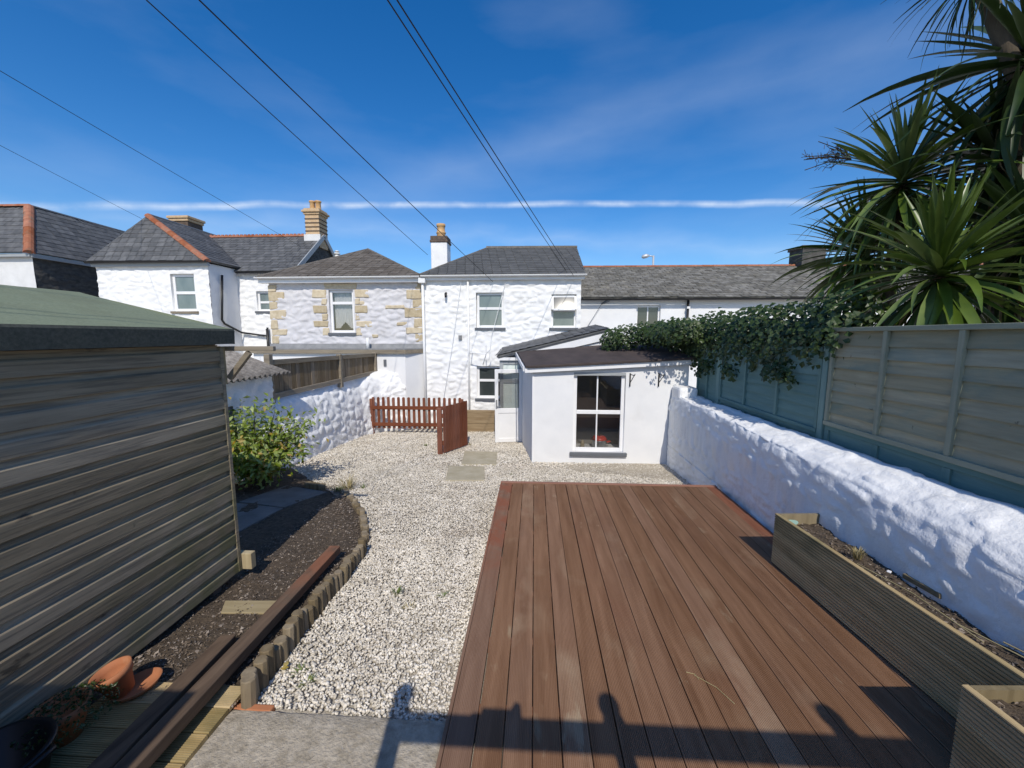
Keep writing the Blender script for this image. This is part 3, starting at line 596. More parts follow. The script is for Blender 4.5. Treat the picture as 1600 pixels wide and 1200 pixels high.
# ------------------------------------------------------------------ kitchen lean-to with monopitch slate roof, and porch
h = thing('kitchen_extension', 'white kitchen extension with sloping slate roof and white bargeboard', 'extension')
KY = 9.85; kL, kR = PY(780, 555, KY), PY(952, 513, KY)
def kz(x): return kL.z + (kR.z-kL.z)*(x-kL.x)/(kR.x-kL.x)
MB().prism([(-.29, KY, -.7), (kR.x-.03, KY, -.7), (kR.x-.03, KY, kz(kR.x)-.07), (-.29, KY, kz(-.29)-.07)], (0, .12, 0)).go('wall', RENDER, h)
MB().prism([(-.86, KY+.06, -.7), (-.86, 11.98, -.7), (-.86, 11.98, kz(-.86)-.07), (-.86, KY+.06, kz(-.86)-.07)], (.1, 0, 0)).prism([(kR.x-.03, KY+.121, -.7), (kR.x-.03, 11.98, -.7), (kR.x-.03, 11.98, kz(kR.x)-.07), (kR.x-.03, KY+.121, kz(kR.x)-.07)], (-.1, 0, 0)).go('side_wall', RENDER, h)
ro = roof(h, [((kL.x-.06, 11.97, kz(kL.x-.06)+.14), (kL.x-.06, KY-.08, kz(kL.x-.06)), (kR.x, KY-.08, kR.z), (kR.x, 11.97, kR.z+.14))], SLATE, .2, .27, th=.04)
MB().beam((kL.x-.02, KY-.05, kz(kL.x)-.06), (kR.x-.0, KY-.05, kR.z-.05), .022, .05).go('verge_strip', SILL, h)
MB().prism([(-.3, KY-.055, kz(-.3)-.24), (kR.x, KY-.055, kR.z-.26), (kR.x, KY-.055, kR.z-.085), (-.3, KY-.055, kz(-.3)-.095)], (0, .03, 0)).go('bargeboard', PVC, h)
# porch screen in the gap to the left of the wall
sc = MB(); px0, px1 = -.86, -.29; zt = kz(-.86)-.13
sc.box(px0, px0+.09, KY, KY+.06, -.55, zt).box(px1-.1, px1-.003, KY, KY+.06, -.55, zt).box(px0+.09, px1-.1, KY+.002, KY+.06, zt-.10, zt).box(px0+.09, px1-.1, KY+.002, KY+.06, .93, 1.03).box(px0+.09, px1-.1, KY+.002, KY+.06, -.55, .02)
pw = sc.go('porch_screen', GREYPVC, h, bevel=.005)
box('pane', px0+.085, px1-.095, KY+.03, KY+.036, 1.02, zt-.09, FROST, pw); box('pane', px0+.085, px1-.095, KY+.03, KY+.036, .01, .94, FROST, pw)
box('porch_fascia', kL.x-.04, -.2, KY-.06, KY-.005, zt+.002, zt+.075, PVC, h)
# the door, ajar in front of it
d = thing('door', 'white half-glazed door with lever handle standing ajar at the kitchen porch', 'door')
dm = Matrix.Translation((-.285, 9.78, -.545)) @ Matrix.Rotation(R(9), 4, 'Z')
def dbox(name, a, m, parent=d, **k):
    o = MB().box(*a).go(name, m, parent, **k); o.data.transform(dm); return o
W_, H_ = .69, 1.83
db = MB().box(-W_, -W_+.085, -.03, .03, 0, H_).box(-.085, 0, -.03, .03, 0, H_).box(-W_+.085, -.085, -.029, .03, 0, .10).box(-W_+.085, -.085, -.029, .03, H_-.09, H_).box(-W_+.085, -.085, -.029, .03, .74, .86).go('frame', PVC, d, bevel=.006); db.data.transform(dm)
dbox('lower_panel', (-W_+.08, -.08, -.015, .015, .09, .75), PVC)
dbox('pane', (-W_+.08, -.08, -.008, .0, .85, H_-.08), GLASS)
hd = MB().box(-W_+.02, -W_+.06, -.042, -.03, .86, 1.08).tube([(-W_+.04, -.05, .93), (-W_+.04, -.075, .93), (-W_+.14, -.075, .925)], .011, 6).go('handle', STEEL, d); hd.data.transform(dm)
st = tag(MB().box(-.95, -.28, 9.3, 9.84, -.66, -.55).go('door_step', CONC, bevel=.015), 'concrete step below the ajar white door', 'step')

# ------------------------------------------------------------------ rendered extension facing the deck
h = thing('extension', 'white rendered extension with brown felt roof and tall sash window', 'extension')
EY = 7.8; EX0, EX1 = -.03, 2.98
ew0, ew1 = PY(897, 582, EY), PY(974, 707, EY); ew = (ew0.x, ew1.x, ew1.z, ew0.z)
tl, tr = PY(820, 572, EY), PY(1070, 559, EY)
def ez(x): return tl.z + (tr.z-tl.z)*(x-tl.x)/(tr.x-tl.x)
facade('wall', EX0, EX1, -.6, 1.72, EY, RENDER, h, [ew], amp=.006, step=.06, reveal=.2, su=1.2, sv=.8, toplimit=lambda u: ez(EX0+u)+.6-.04)
MB().prism([(EX0, EY+.001, -.6), (-.30, 9.84, -.6), (-.30, 9.84, 1.6), (EX0, EY+.001, ez(EX0)-.05)], (.12, 0, 0)).go('side_wall', RENDER, h)
MB().prism([(EX1, EY+.001, -.6), (EX1, 9.84, -.6), (EX1, 9.84, 1.9), (EX1, EY+.001, ez(EX1)-.05)], (-.12, 0, 0)).go('side_wall', RENDER, h)
bl, br = PY(808, 549, 9.83), PY(1010, 536, 9.83)
fl_ = (-.16, EY-.12, ez(-.16)); fr_ = (EX1+.06, EY-.12, ez(EX1+.06))
MB().prism([fl_, fr_, (EX1+.06, 9.83, br.z+.06), (bl.x, 9.83, bl.z)], (0, 0, -.03)).go('roof', FELT, h)
MB().beam(Vector(fl_)+Vector((.03, 0, -.008)), Vector(fr_)+Vector((0, 0, -.008)), .05, .05).go('felt_edge', FELT, h, bevel=.01)
a, b = Vector(fl_)+Vector((-.02, .035, -.085)), Vector(fr_)+Vector((-.02, .035, -.085)); MB().beam(a, b, .03, .085).go('fascia', PVC, h)
MB().beam((-.20, EY-.10, ez(-.16)-.055), (bl.x-.03, 9.8, bl.z-.06), .025, .085).go('fascia', PVC, h)
MB().box(EX0-.004, EX0+.035, EY-.012, EY+.002, gz(EY), 1.42).go('corner_bead', PVC, h)
box('floor', EX0+.1, EX1-.13, EY+.2, 9.8, -.5, -.42, DARKROOM, h); box('back_wall', -.2, EX1-.13, 9.6, 9.68, -.42, 1.6, DARKROOM, h)
box('inner_wall', EX0+.13, ew[0]-.02, EY+.2, EY+.21, -.42, 1.35, DARKROOM, h); box('inner_wall', ew[1]+.02, EX1-.13, EY+.2, EY+.21, -.42, 1.5, DARKROOM, h)
box('inner_sill', ew[0]-.1, ew[1]+.1, EY+.16, EY+.62, ew[2]-.03, ew[2], OLDWHITE, h)
wd = window(h, *ew, EY, (.50,), (.47,), fr=.07, pane=GLASS, sill=SILL, back=.06, bar=.028)
box('lintel', ew[0]+.0, ew[1]-.0, EY-.006, EY+.055, ew[3]-.055, ew[3]-.001, GREYPVC, wd)
for k_, px in enumerate((985, 1030)):
    p = PY(px, 585, EY-.02); b = thing('hanging_bracket', ('black iron basket bracket beside the tall sash window', 'black iron basket bracket at the corner above the rough white wall')[k_], 'bracket', 'basket brackets on the extension')
    MB().box(p.x-.012, p.x+.012, EY-.012, EY+.004, p.z-.24, p.z+.02).go('back_plate', BLACK, b)
    MB().tube([(p.x, EY-.01, p.z), (p.x+.02, EY-.26, p.z+.0), (p.x+.02, EY-.29, p.z+.03)], .009, 6).go('arm', BLACK, b)
    MB().tube([(p.x, EY-.01, p.z-.17), (p.x+.01, EY-.1, p.z-.1), (p.x+.02, EY-.22, p.z-.01)], .008, 6).go('stay', BLACK, b)
p = PY(936, 690, EY+.36); t = thing('cooking_pot', 'red cooking pot on the window sill inside the extension', 'pot')
z0 = ew[2]
MB().lathe((p.x, p.y, z0), [(0, 0), (.13, 0), (.145, .02), (.15, .16), (.16, .17), (.14, .17), (.13, .02)], 20).go('body', STEEL, t, smooth=True)
MB().lathe((p.x, p.y, z0+.165), [(.155, 0), (.16, .02), (.12, .07), (.0, .085)], 20).go('lid', REDPOT, t, smooth=True)
MB().tube([(p.x+.15, p.y, z0+.12), (p.x+.22, p.y-.02, z0+.14), (p.x+.22, p.y-.06, z0+.14), (p.x+.15, p.y-.06, z0+.12)], .012, 6).go('handle', REDPOT, t)
MB().tube([(p.x, p.y, z0+.24), (p.x, p.y, z0+.29)], [.03, .02], 8).go('knob', BLACK, t)
p = PY(910, 698, EY+.3); tag(MB().lathe((p.x, p.y, z0), [(0, 0), (.035, 0), (.04, .03), (.04, .12), (.02, .14), (.02, .17), (0, .17)], 12).go('jar', PALEWOODX, smooth=True), 'small tan jar left of the red pot on the inner window sill', 'jar')

# ================================================================== THE GARDEN
# ------------------------------------------------------------------ right boundary wall (painted rubble with a thick rounded top)
def garden_wall(name, path, prof, m, label, cat, amp, step, sd, topamp=.05, blend=None, st=(.24, .12)):
    """sweep a profile [(offset to the right of the path, z)] along path [(x, y, dz)] with stone relief"""
    pts = []
    for i in range(len(path)-1):
        a, b = Vector(path[i]), Vector(path[i+1]); n = max(1, int((b-a).length/step))
        pts += [a.lerp(b, k/n) for k in range(n)]
    pts.append(Vector(path[-1]))
    pr = []
    for i in range(len(prof)-1):
        a, b = Vector(prof[i]), Vector(prof[i+1]); n = max(1, int((b-a).length/step)); pr += [a.lerp(b, k/n) for k in range(n)]
    pr.append(Vector(prof[-1])); k = len(pr); vs = []; fs = []; s = 0.
    cum = [0]
    for j in range(1, k): cum.append(cum[-1]+(pr[j]-pr[j-1]).length)
    for i, p in enumerate(pts):
        if i: s += (pts[i]-pts[i-1]).to_2d().length
        t = (pts[min(i+1, len(pts)-1)]-pts[max(i-1, 0)]).to_2d().normalized(); rt = Vector((t.y, -t.x))
        lump = topamp*(mn.noise(Vector((s*1.6, 0, sd)))+.55*mn.noise(Vector((s*4.1, 3, sd))))
        for j, (o, z) in enumerate(pr):
            if blend and z > .4: z = z+(min(1.0, z+.27)-z)*min(1, max(0, (p.y-1.5)/4.5))*(1 if o < .3 else 0)
            d = (pr[min(j+1, k-1)]-pr[max(j-1, 0)]); nn = Vector((-d.y, d.x)).normalized()
            a_ = amp*rub(s, cum[j], sd, *st)
            hi = min(1, max(0, (z-.55)/.4))
            oo = o+nn.x*a_; zz = z+nn.y*a_*.6+lump*hi + p.z*(1 if z > 0 else 0)
            vs.append((p.x+rt.x*oo, p.y+rt.y*oo, zz))
    n = len(pts)
    for i in range(n-1):
        for j in range(k-1): fs.append((i*k+j, i*k+j+1, (i+1)*k+j+1, (i+1)*k+j))
    fs += [tuple(range(k)), tuple(range((n-1)*k, n*k))[::-1]]
    return tag(MB().add(vs, fs).go(name, m, smooth=True), label, cat)
garden_wall('garden_wall', [(2.62, .2, .02), (2.62, 4, 0), (2.64, 6, -.03), (2.64, 7.78, -.03)],
            [(0, -.7), (0, .45), (.02, .66), (.06, .80), (.14, .90), (.25, .98), (.34, 1.02), (.40, 1.02), (.45, .9), (.45, -.7)],
            WHITEG, 'thick white painted rubble wall beside the deck, below the teal fence', 'wall', .026, .024, 41., .022, blend=True)
tag(MB().box(2.66, 3.0, 7.35, 7.79, .6, 1.16).go('wall_step', WHITEG, bevel=.05), 'white stepped block where the rough wall meets the extension', 'wall block')
# left boundary wall
garden_wall('garden_wall', [(-4.72, 6.4, -.05), (-4.75, 8.5, .0), (-4.72, 10.5, .08), (-4.45, 11.2, .16), (-3.86, 11.6, .2)],
            [(.10, -.9), (.04, 0), (-.02, .4), (-.08, .62), (-.15, .76), (-.25, .86), (-.40, .90), (-.52, .8), (-.52, -.9)][::-1],
            WHITEG, 'white painted rubble wall under the brown board fence, left of the gravel', 'wall', .06, .036, 43., .03, st=(.30, .2))

# ------------------------------------------------------------------ brown board fence on the left wall
f = thing('board_fence', 'brown vertical board fence standing on the white rubble wall', 'fence')
fa, fb = Vector((-5.0, 7.2, 0)), Vector((-4.74, 11.55, 0)); fdir = (fb-fa).normalized(); fn = Vector((fdir.y, -fdir.x, 0)); FL = (fb-fa).length
zb0, zb1, zt0, zt1 = .90, .98, 1.66, 1.60
n = 34
for i in range(n):
    s0 = (i+.04)/n; s1 = (i+.94)/n; p0, p1 = fa.lerp(fb, s0), fa.lerp(fb, s1); off = random.uniform(0, .008)
    za, zc = zb0+(zb1-zb0)*s0+.05, zt0+(zt1-zt0)*s0-.05
    MB().prism([p0+fn*off+Vector((0, 0, za)), p1+fn*off+Vector((0, 0, za)), p1+fn*off+Vector((0, 0, zc)), p0+fn*off+Vector((0, 0, zc))], fn*-.016).go('board', FENCEW, f)
for zz0, zz1, hh in ((zt0-.055, zt1-.055, .10), (zb0+.05, zb1+.05, .11)): MB().beam(fa+fn*.028+Vector((0, 0, zz0)), fb+fn*.028+Vector((0, 0, zz1)), .035, hh).go('rail', GREYWOOD, f, bevel=.005)
for s in (0, .56, 1.0):
    p = fa.lerp(fb, s); e_ = .02 if s else .10
    MB().box(p.x-.05, p.x+.06, p.y-.055, p.y+.055, .82, (zt0+(zt1-zt0)*s)+e_).go('post', GREYWOODX, f, bevel=.008)

# ------------------------------------------------------------------ outbuilding with corrugated roof
o_ = thing('outbuilding', 'low white stone outbuilding with corrugated cement roof beside the shed', 'outbuilding')
rubble('wall', (-4.85, 5.2, -.7), (0, 1, 0), (0, 0, 1), (1, 0, 0), 1.84, 2.1, WHITEG, o_, amp=.05, step=.05, sd=51., holes=[(.55, .86, .9, 1.68)])
MB().box(-6.6, -4.88, 5.2, 7.03, -.7, 1.38).go('side_wall', WHITEG, o_)
MB().box(-4.9, -4.87, 5.72, 6.1, .2, 1.0).go('window_recess', SILL, o_)
vs = []; fs = []; n = 150
e0, e1 = Vector((-4.66, 5.15, 1.40)), Vector((-4.66, 7.34, 1.42)); t0, t1 = Vector((-6.9, 5.15, 2.35)), Vector((-6.2, 6.9, 2.10))
nm = (e1-e0).cross(t0-e0).normalized(); nm = nm if nm.z > 0 else -nm
for i in range(n+1):
    s = i/n; hgt = .03*math.sin(s*2*math.pi*17)
    for q in (0, .33, .66, 1): vs.append((e0.lerp(e1, s)).lerp(t0.lerp(t1, s), q)+nm*hgt)
    for q in (1, 0): vs.append((e0.lerp(e1, s)).lerp(t0.lerp(t1, s), q)+nm*(hgt-.012))
for i in range(n):
    for j in range(5): fs.append((i*6+j, i*6+j+1, (i+1)*6+j+1, (i+1)*6+j))
    fs.append((i*6+5, i*6, (i+1)*6, (i+1)*6+5))
MB().add(vs, fs).go('roof', CORR, o_, smooth=True)

# ------------------------------------------------------------------ teal lap-panel fence on the right
FX = 3.13
def lap_panel(name, ya, yb, z0, z1, bays, ms, mb, mr, label, nsl=8, foot=True):
    t = thing(name, label, 'fence')
    hs_ = (z1-z0-.08)/nsl
    for i in range(nsl):
        zz = z0+.04+i*hs_; t0 = .010+random.uniform(0, .004)
        w0 = [(ya+(yb-ya)*k/14) for k in range(15)]; vs = []; fs = []
        for k, y in enumerate(w0):                       # waney lower edge, tilted so that it laps over the board below
            dz = .010*mn.noise(Vector((y*3, i*3.3, ya))); zl = zz-.02+dz; zu = zz+hs_+.004
            vs += [(FX-.025, y, zl), (FX-.003, y, zu), (FX+.005, y, zu), (FX-.012, y, zl)]
        for k in range(14):
            for q in range(4): fs.append((k*4+q, k*4+(q+1) % 4, (k+1)*4+(q+1) % 4, (k+1)*4+q))
        MB().add(vs, fs).go('slat', ms, t)
    for k in range(bays+1):
        y = ya+(yb-ya)*k/bays; y = min(max(y, min(ya, yb)+.022), max(ya, yb)-.022)
        MB().box(FX-.045, FX-.012, y-.021, y+.021, z0+.045, z1-.04).go('batten', mb, t, bevel=.004)
    MB().box(FX-.052, FX+.02, min(ya, yb), max(ya, yb), z1-.04, z1).go('top_rail', mr, t, bevel=.004)
    MB().box(FX-.052, FX+.02, min(ya, yb), max(ya, yb), z0, z0+.045).go('bottom_rail', mr, t, bevel=.004)
    if foot:
        MB().box(FX-.03, FX+.02, min(ya, yb), max(ya, yb), z0-.05, z0-.002).go('gravel_rail', TEAL, t, bevel=.004)
        for k in range(4): MB().box(FX-.012, FX+.008, min(ya, yb), max(ya, yb), z0-.05-.13*(k+1), z0-.052-.13*k).go('gravel_board', TEAL, t)
        for k in range(bays+1):
            y = min(max(ya+(yb-ya)*k/bays, min(ya, yb)+.03), max(ya, yb)-.03); MB().box(FX-.028, FX-.013, y-.03, y+.03, z0-.5, z0-.052).go('batten', TEALZ, t)
    return t
ya = PX(1299, 600, FX).y
lap_panel('lap_fence', ya, ya-1.90, 1.165, 2.185, 3, WTEAL, WTEALZ, WTEALY, 'faded grey-green lap fence panel below the big yucca rosette')
lap_panel('lap_fence', ya-1.98, ya-3.88, 1.165, 2.185, 3, WTEAL, WTEALZ, WTEALY, 'faded grey-green lap fence panel beside the grooved planter, partly out of view')
lap_panel('lap_fence', ya+.10, ya+2.42, 1.05, 1.98, 3, TEAL, TEALZ, TEAL, 'bright teal lap fence panel with ivy hanging over its top', 7)
lap_panel('lap_fence', ya+2.50, ya+3.35, .95, 1.85, 2, TEAL, TEALZ, TEAL, 'dark teal lap fence panel in the ivy shade next to the extension', 6, False)
for y, z1, lb in ((ya+.05, 2.02, 'teal fence post between the faded panel and the bright teal panel'), (ya+2.46, 1.9, 'teal fence post beside the ivy-shaded dark panel'), (ya-1.94, 2.2, 'teal fence post between the two faded grey-green panels')):
    tag(MB().box(FX-.05, FX+.05, y-.038, y+.038, .6, z1).go('fence_post', TEALZ, bevel=.006), lb, 'post')
# dark fence further back behind the yucca
t = thing('board_fence', 'dark weathered board fence behind the yucca', 'fence')
for i in range(4): MB().box(4.9, 4.93, .4, 5.2, .3+i*.52, .8+i*.52).go('board', BRICKD, t)
for y in (.5, 2.8, 5.1): MB().box(4.94, 5.02, y-.05, y+.05, -.1, 2.45).go('post', BRICKD, t)

# ------------------------------------------------------------------ deck
def grooved(wd, th, L_, ng, axis='Y', gd=.003):
    """deck board with a milled top, running along +Y from 0 to L_, centred on X, top at z=0"""
    prof = []; pitch = (wd-.012)/ng; x = -wd/2+.006
    prof += [(-wd/2, -th), (-wd/2, -.004), (-wd/2+.004, 0)]
    for i in range(ng):
        xa = x+i*pitch; prof += [(xa+pitch*.30, 0), (xa+pitch*.38, -gd), (xa+pitch*.62, -gd), (xa+pitch*.70, 0)]
    prof += [(wd/2-.004, 0), (wd/2, -.004), (wd/2, -th)]
    k = len(prof); vs = [(a, 0, b) for a, b in prof]+[(a, L_, b) for a, b in prof]
    fs = [(i, (i+1) % k, k+(i+1) % k, k+i) for i in range(k)]+[tuple(range(k)), tuple(range(k, 2*k))[::-1]]
    return MB().add(vs, fs)
dk = thing('timber_deck', 'brown grooved timber deck between the gravel and the white wall', 'deck')
DX0, DX1, DY0, DY1 = -.45, 2.575, .35, 5.56
nb = 20; pw_ = (DX1-DX0)/nb
me = grooved(pw_-.006, .028, DY1-.07-DY0, 14).mesh('board'); me.materials.append(DECK)
me2 = grooved(pw_-.006, .028, DY1-.07-DY0, 14).mesh('board_red'); me2.materials.append(DECKR)
me0 = me.copy(); me0.materials.clear(); me0.materials.append(DECKL)
for i in range(nb):
    x = DX0+pw_*(i+.5)
    inst('board', me2 if i == nb-1 else (me0 if i == 0 else me), (x, DY0+random.uniform(-.004, .004), random.uniform(-.002, .002)), (0, 0, random.uniform(-.0007, .0007)), dk)
# red-stained far half of the left edge board: a strip nosing, and the cross board at the end
MB().box(DX0-.022, DX0-.001, DY0, DY1, -.12, -.002).go('edge_board', DECKL, dk, bevel=.004)
MB().box(DX0-.02, DX1+.0, DY1-.066, DY1, -.03, .004).go('end_board', DECKRX, dk, bevel=.004)
MB().box(DX0, DX1, DY1-.03, DY1-.004, -.42, -.032).go('fascia', DECKRX, dk)
MB().box(DX0+.01, DX0+.04, DY0, DY1-.05, -.42, -.032).go('side_fascia', DECKR, dk)
for i in range(10): MB().box(DX0+.05, DX1-.02, DY0+.1+i*.52, DY0+.15+i*.52, -.18, -.03).go('joist', DECKRX, dk)

# ------------------------------------------------------------------ planters on the deck
def planter(name, c, rz, L_, W2, H2, label, soil=.09, boards=3):
    """c: near-left corner on the deck; runs along local -Y by L_, local +X by W2"""
    t = thing(name, label, 'planter'); mt = Matrix.Translation(c) @ Matrix.Rotation(rz, 4, 'Z'); bh = H2/boards
    g = grooved(bh-.002, .03, L_, 6, gd=.009); gx = grooved(bh-.002, .03, W2-.064, 6, gd=.009)
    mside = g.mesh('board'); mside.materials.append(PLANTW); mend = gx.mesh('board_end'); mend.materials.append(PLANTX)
    # boards lie with the milled side outwards
    RYo = Matrix.Rotation(R(-90), 4, 'Y'); RYi = Matrix.Rotation(R(90), 4, 'Y')
    for i in range(boards):
        z = bh*(i+.5)
        for M_ in (mt @ Matrix.Translation((0, -L_, z)) @ RYo, mt @ Matrix.Translation((W2, -L_, z)) @ RYi):
            o = bpy.data.objects.new('board', mside); COL.objects.link(o); o.parent = t; o.matrix_world = M_
        for yy in (0, -L_):
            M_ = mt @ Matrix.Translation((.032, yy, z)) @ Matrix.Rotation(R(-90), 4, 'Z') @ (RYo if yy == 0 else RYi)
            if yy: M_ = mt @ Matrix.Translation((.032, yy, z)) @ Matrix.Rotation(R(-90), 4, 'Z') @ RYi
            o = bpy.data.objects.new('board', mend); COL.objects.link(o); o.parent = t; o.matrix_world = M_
    vs = []; fs = []; nx_, ny_ = 14, int(L_/.03)
    for j in range(ny_+1):
        for i in range(nx_+1):
            x, y = .032+(W2-.064)*i/nx_, -.032-(L_-.064)*j/ny_
            vs.append(mt @ Vector((x, y, H2-soil+.03*mn.noise(Vector((x*5, y*5, 3)))+.02*mn.noise(Vector((x*19, y*19, 7))))))
    for j in range(ny_):
        for i in range(nx_): fs.append((j*(nx_+1)+i, j*(nx_+1)+i+1, (j+1)*(nx_+1)+i+1, (j+1)*(nx_+1)+i))
    so = MB().add(vs, fs).go('soil', SOIL, t, smooth=True)
    b = MB()
    for i in range(int(L_*W2*900)):
        x, y = random.uniform(.05, W2-.05), -random.uniform(.05, L_-.05); s = random.uniform(.006, .02)
        z = H2-soil+.03*mn.noise(Vector((x*5, y*5, 3)))+.02*mn.noise(Vector((x*19, y*19, 7)))+.006
        v = [Vector((random.uniform(-1, 1), random.uniform(-1, 1), random.uniform(-.4, .6)))*s for _ in range(4)]
        b.add([mt @ (Vector((x, y, z))+q) for q in v], [(0, 1, 2), (0, 2, 3), (0, 3, 1), (1, 3, 2)])
    b.go('soil_crumbs', CHIP, t, kind='stuff')
    return t, mt
PLC = Vector((2.215, 3.60, .012))
pt_, pm = planter('planter', PLC, R(4), 2.35, .43, .475, 'long grooved wooden planter full of dark soil on the deck')
sd_z = .475-.07
# things lying in the planter
def grass_tuft(name, c, n, hgt, spread, m, label, cat, group=None, wd=.006):
    b = MB(); c = Vector(c)
    for i in range(n):
        a = random.uniform(0, 6.283); r_ = random.uniform(0, spread*.4); base = c+Vector((math.cos(a)*r_, math.sin(a)*r_, 0))
        d = Vector((math.cos(a), math.sin(a), 0))*random.uniform(.2, 1)*spread; hh = hgt*random.uniform(.5, 1); s = Vector((-math.sin(a), math.cos(a), 0))*wd
        b.add([base-s, base+s, base+d*.45+Vector((0, 0, hh*.7))+s*.8, base+d*.45+Vector((0, 0, hh*.7))-s*.8, base+d+Vector((0, 0, hh))], [(0, 1, 2, 3), (3, 2, 4)])
    o = b.go(name, m); tag(o, label, cat, group); return o
grass_tuft('dry_grass_tuft', pm @ Vector((.22, -.62, sd_z-.01)), 70, .10, .07, STRAW, 'tuft of dry yellow grass growing in the long planter', 'grass', wd=.003)
tag(MB().beam(pm @ Vector((.33, -.88, sd_z+.02)), pm @ Vector((.33, -1.12, sd_z+.03)), .05, .035).go('wood_offcut', PLANTX, bevel=.004), 'short wood offcut lying in the planter soil', 'wood offcut')
b = MB()
v = [pm @ Vector((.07+.045*math.cos(k*.524)*1.5, -.10+.03*math.sin(k*.524)*1.6, .475-.045+.012*math.cos(k*.524))) for k in range(12)]
b.prism(v, (0, 0, .004)); tag(b.go('plant_label', GREENP), 'pale green plastic plant label in the corner of the planter', 'plant label')
for k, (x0, y0, x1, y1) in enumerate(((.10, -.75, .13, -1.5), (.14, -1.35, .20, -1.95), (.24, -1.5, .3, -2.1))):
    tag(MB().tube([pm @ Vector((x0, y0, sd_z+.03)), pm @ Vector(((x0+x1)/2+.02, (y0+y1)/2, sd_z+.05)), pm @ Vector((x1, y1, sd_z+.03))], .004, 5).go('dead_reed', STRAW),
        ('long thin dry stem lying along the front side of the planter', 'dry stem crossing the soil in the middle of the planter', 'dry stem lying near the back board of the planter')[k], 'stem')
tag(MB().box(-.014, .016, -.012, .012, 0, .01).go('white_chip', PVC, bevel=.004), 'small white chip on the planter soil', 'chip').matrix_world = pm @ Matrix.Translation((.24, -.85, sd_z+.025)) @ Matrix.Rotation(.6, 4, 'Z')
pt2, pm2 = planter('planter', Vector((2.02, 1.80, .012)), R(3), .9, .5, .46, 'smaller weathered planter box at the end of the long one', .06)

# ------------------------------------------------------------------ shed
sh = thing('shed', 'weathered shiplap timber shed with green felt roof', 'shed')
SX, SY0, SY1 = -2.65, .55, 3.19; SZ0, SZ1 = .0, 2.02; nbd = 15; bh = (SZ1-SZ0)/nbd
prof = [(0, .0), (.016, .002), (.020, .005), (.020, .084), (.016, .090), (.003, .098), (.001, .122), (.002, bh+.004), (0, bh+.004)]
prof = [(a, z) for a, z in prof]
k = len(prof); vs = [(a, 0, z) for a, z in prof]+[(a, SY1-SY0, z) for a, z in prof]
me = MB().add(vs, [(i, (i+1) % k, k+(i+1) % k, k+i) for i in range(k)]+[tuple(range(k))[::-1], tuple(range(k, 2*k))]).mesh('board'); me.materials.append(SHED)
for i in range(nbd): inst('board', me, (SX+random.uniform(-.002, .002), SY0, SZ0+i*bh), (0, random.uniform(-.008, .008), 0), sh)
box('core_wall', SX-2.45, SX-.004, SY0+.01, SY1-.01, SZ0+.01, SZ1, SHED, sh)
MB().box(SX-.02, SX+.024, SY1-.001, SY1+.035, SZ0+.0, SZ1-.02).go('corner_trim', SHED, sh, bevel=.004)
MB().prism([(SX-2.46, SY1, SZ0), (SX-.03, SY1, SZ0), (SX-.03, SY1, 2.06), (SX-1.23, SY1, 2.40), (SX-2.46, SY1, 2.06)], (0, .018, 0)).go('gable_wall', SHED, sh)
rx, rz_ = SX-1.27, 2.47
ev = (SX+.075, 2.155)
def shed_roof(th):
    return [(ev[0], ev[1]), (rx, rz_)]
vs = []; fs = []; NU, NV = 26, 40                   # felt over the right slope, slightly sagging and creased at the overlap
for j in range(NV+1):
    for i in range(NU+1):
        s = i/NU; y = SY0-.1+(SY1+.09-SY0+.1)*j/NV
        z = ev[1]+(rz_-ev[1])*s+.006*mn.noise(Vector((s*6, y*3, 2)))+(.006 if s > .48 else 0)-.012*math.sin(math.pi*s)
        vs.append((ev[0]+(rx-ev[0])*s, y, z))
for j in range(NV):
    for i in range(NU): fs.append((j*(NU+1)+i, j*(NU+1)+i+1, (j+1)*(NU+1)+i+1, (j+1)*(NU+1)+i))
MB().add(vs, fs).go('roof', GFELT, sh, smooth=True)
MB().prism([(rx+.001, SY0-.1, rz_), (rx+.001, SY1+.09, rz_), (rx-1.35, SY1+.09, 2.13), (rx-1.35, SY0-.1, 2.13)], (0, 0, -.02)).go('roof', GFELT, sh)
MB().prism([(ev[0]-.01, SY0-.09, ev[1]-.012), (rx, SY0-.09, rz_-.022), (rx, SY0-.09, rz_-.05), (ev[0]-.01, SY0-.09, ev[1]-.05)], (0, SY1-SY0+.17, 0)).go('roof_boards', SHED, sh)
vs = []; fs = []
for j in range(41):
    y = SY0-.1+(SY1+.10-SY0+.1)*j/40; wv = .005*mn.noise(Vector((y*4, 0, 1)))
    vs += [(ev[0]+.004, y, ev[1]+.004), (ev[0]+.012+wv, y, ev[1]-.012), (ev[0]+.006+wv, y, ev[1]-.125+.006*mn.noise(Vector((y*3, 5, 0)))), (ev[0]-.008, y, ev[1]-.122), (ev[0]-.012, y, ev[1]+.0)]
for j in range(40):
    for q in range(5): fs.append((j*5+q, j*5+(q+1) % 5, (j+1)*5+(q+1) % 5, (j+1)*5+q))
MB().add(vs, fs).go('felt_edge', DFELT, sh, smooth=False)
MB().prism([(ev[0]+.002, SY1+.092, ev[1]+.002), (rx, SY1+.092, rz_), (rx, SY1+.092, rz_-.10), (ev[0]-.03, SY1+.092, ev[1]-.12)], (0, .006, 0)).go('felt_edge', GFELT, sh)
for y in (SY0+.3, 1.55, 2.35, 3.0): MB().box(SX-.12, SX-.03, y-.045, y+.045, gz(2)-.25, SZ0).go('foot', BRICKD, sh)
MB().box(SX-.1, SX+.11, SY1-.02+.06, SY1+.10, .0, .15).go('bearer_end', PALEWOOD, sh, bevel=.005)
MB().box(SX-2.4, SX-.05, SY0+.05, SY1-.03, -.06, -.002).go('floor_frame', BRICKD, sh)
